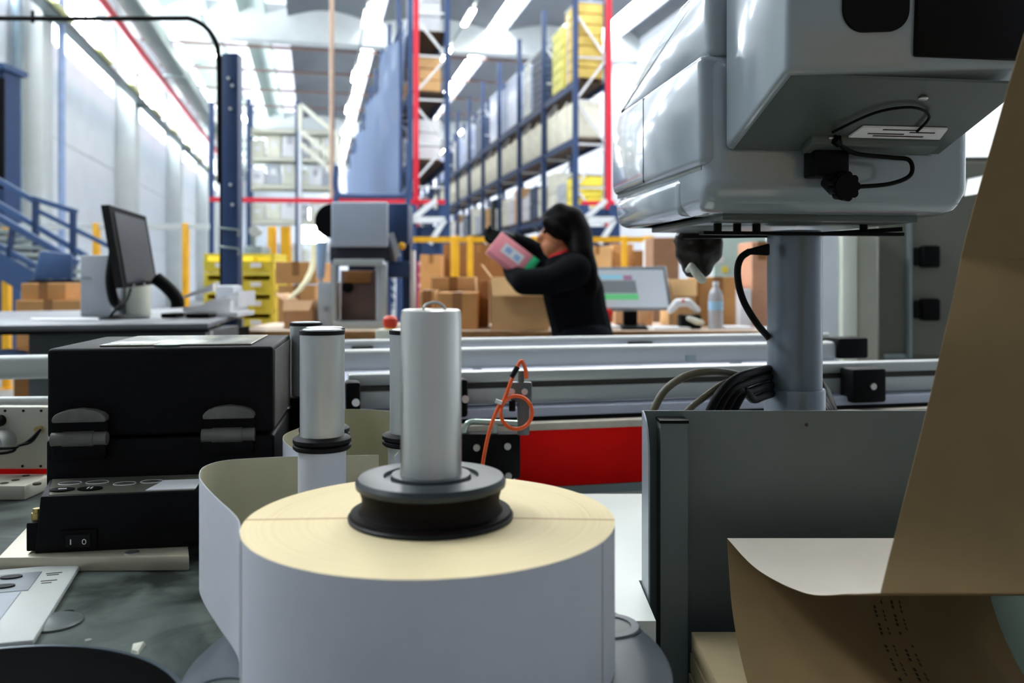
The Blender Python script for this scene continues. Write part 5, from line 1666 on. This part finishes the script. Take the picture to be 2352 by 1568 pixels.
# ------------------------------------------------------------------ cable bundle behind the panel
zpan = .9
def cab(label, pts, r, mat):
    tag(MB('C').tube(pts, r, 10, 6).build('thick_cable', mat), label, 'cable', 'cables behind the grey panel')
M_cabg = pm('olive_cable', '5a5340', .5, scale=20)
WK = 1.22
cab('olive cable arching highest out of the grey panel', [P(1492, 1010, WK), P(1493, 975, WK), P(1503, 938, WK), P(1530, 893, WK), P(1580, 862, WK), P(1640, 853, WK + .02), P(1700, 862, WK + .1), P(1765, 885, WK + .2), P(1810, 960, WK + .23), P(1820, 1000, WK + .23)], .0055, M_cabg)
cab('olive cable in the lower arch beside the black coil', [(U(1545, WK), WK + .01, .95), P(1560, 972, WK), P(1585, 938, WK), P(1620, 910, WK), P(1665, 880, WK + .03), P(1710, 870, WK + .11), P(1770, 885, WK + .2), P(1800, 960, WK + .2), P(1810, 1000, WK + .2)], .005, M_cabg)
for k, nm in enumerate(('outermost', 'second outermost', 'second innermost', 'innermost')):
    o = 18 * k
    g = WK - .03 + .008 * k
    cab('black cable coil left of the pole, %s turn' % nm, [P(1612 + o, 990, g), P(1632 + o, 940, g), P(1656 + o, 900, g), P(1692 + o * .7, 868 + o * .9, g + .02), P(1730 + o * .5, 854 + o, g + .06), P(1775 + o * .3, 846 + o, g + .16), P(1830, 850 + o, WK + .21),
        P(1890 - o * .3, 885 + o * .5, WK + .2), P(1915 - o * .3, 945, WK + .12), P(1925 - o * .4, 990, WK + .1)], .0062, M_black)

# ------------------------------------------------------------------ grey paper bin with fanfold paper
WB_ = 1.1
zt_ = H(943, WB_)
t = cthing('paper_bin', 'grey sheet-metal paper bin in front of the pole', 'bin', U(1900, WB_), WB_, 0)
ul = U(1475, WB_)
MB('C').box(ul, ul + .85, WB_, WB_ + .003, .12, zt_).build('back_panel', M_pan, t)
fl = [(WB_, .12), (WB_, zt_), (WB_ - .012, zt_ - .002), (WB_ - .026, zt_ - .008), (WB_ - .038, zt_ - .018), (WB_ - .046, zt_ - .032), (WB_ - .05, zt_ - .05), (WB_ - .05, .12)]
MB('C').prism(fl, lambda p, q_, s: Vector((s, p, q_)), ul, ul + .002).build('side_flange', pm('flange_grey', '8b969e', .35, .2, scale=6), t)
a, b_ = U(1514, 1.08), U(1576, 1.08)
MB('C').box(a, b_, 1.07, 1.099, .12, H(972, 1.07)).build('channel', M_pan, t)
MB('C').box(a - .001, b_ + .001, 1.068, 1.099, H(972, 1.07), H(965, 1.07)).build('channel_cap', M_black, t)
MB('C').box(.6, .602, .6, WB_, .12, .93).build('right_panel', pm('green_grey_panel', '7f8e80', .5, scale=5), t)
MB('C').box(ul, .62, .6, WB_, .12, .13).build('bottom', M_pan, t)
MB('C').box(ul + .02, ul + .06, .65, .69, 0, .12).box(ul + .02, ul + .06, 1.03, 1.07, 0, .12).box(.55, .59, .65, .69, 0, .12).box(.55, .59, 1.03, 1.07, 0, .12).build('foot', M_black, t)
MB('C').cyl((U(1852, WB_), WB_ - .001, H(975, WB_)), (U(1852, WB_), WB_ + .001, H(975, WB_)), .0022, seg=12).build('rivet', M_ink, t)
t = cthing('fanfold_paper', 'brown fanfold paper rising in folds from its stack at lower right', 'paper', U(1670, 1.0), 1.0, .13)
WV = .29
def seg(pts, nm, ca, cb_, nsub=12, skew=0.0, wob=0.0):
    pp = spline([Vector(p) for p in pts], nsub)
    rows_ = []
    for i, p in enumerate(pp):
        rows_.append([p + Vector((WV * k / 10, skew * k / 10 + wob * math.sin(PI * k / 10), 0)) for k in range(11)])
    return MB('C').sheet(rows_, .0005, 0, 1).build(nm, [ca, cb_], t)
FF = P(1670, 1236, 1.0)
NN = P(2022, 1362, .72)
UU = P(2207, 592, .81)
s1 = seg([FF, P(1674, 1300, .99), P(1682, 1400, .965), P(1700, 1500, .93), P(1728, 1600, .885), P(1790, 1720, .83), P(1900, 1900, .77)], 'front_sheet', M_kraft, M_kraft)
seg([FF, P(1740, 1308, .945), P(1850, 1362, .87), P(1950, 1364, .795), NN], 'folded_sheet', M_krafw, M_kraft)
seg([NN, P(2042, 1280, .742), P(2068, 1180, .757), P(2114, 1000, .762), P(2162, 800, .767), P(2190, 680, .787), UU], 'rising_sheet', M_kraft, M_kraft)
seg([UU, P(2230, 500, .80), P(2284, 310, .765), P(2342, 110, .725), P(2420, -130, .68), P(2480, -300, .65)], 'upper_sheet', M_kraft, M_kraft)
# stack below
us, ws = U(1585, 1.05), 1.05
zs_ = H(1447, 1.05)
m = MB('C')
nl = 26
for k in range(nl):
    z_a = .131 + (zs_ - .131) * k / nl
    z_b = .131 + (zs_ - .131) * (k + 1) / nl - .002
    o = .002 * math.sin(k * 2.1)
    m.box(us + o, us + .33 + o, .68, ws, z_a, z_b)
m.build('folded_stack', pm('stack_kraft', 'b3a17c', .8, scale=15), t)
# faint printed columns on the front sheet
m = MB('C')
pp = spline([P(1674, 1300, .99), P(1682, 1400, .965), P(1700, 1500, .93), P(1728, 1600, .885)], 10)
for c, off in enumerate((.157, .166, .177, .186)):
    for i in range(8, 28):
        if (i * 7 + c * 5) % 4 == 0 or i in (16, 17):
            continue
        p, p2 = pp[i], pp[i + 1]
        d_ = Vector((0, -.0011, .0))
        sx_ = Vector((.0022 if c in (0, 2) else .0012, 0, 0))
        o_ = Vector((off, 0, 0)) + d_
        m.hexa([p + o_, p + o_ + sx_, p + o_ + sx_ + Vector((0, .0004, 0)), p + o_ + Vector((0, .0004, 0)), p2 + o_ - Vector((0, 0, -.002)), p2 + o_ + sx_ + Vector((0, 0, .002)), p2 + o_ + sx_ + Vector((0, .0004, .002)), p2 + o_ + Vector((0, .0004, .002))])
m.build('printed_marks', M_ink, s1)
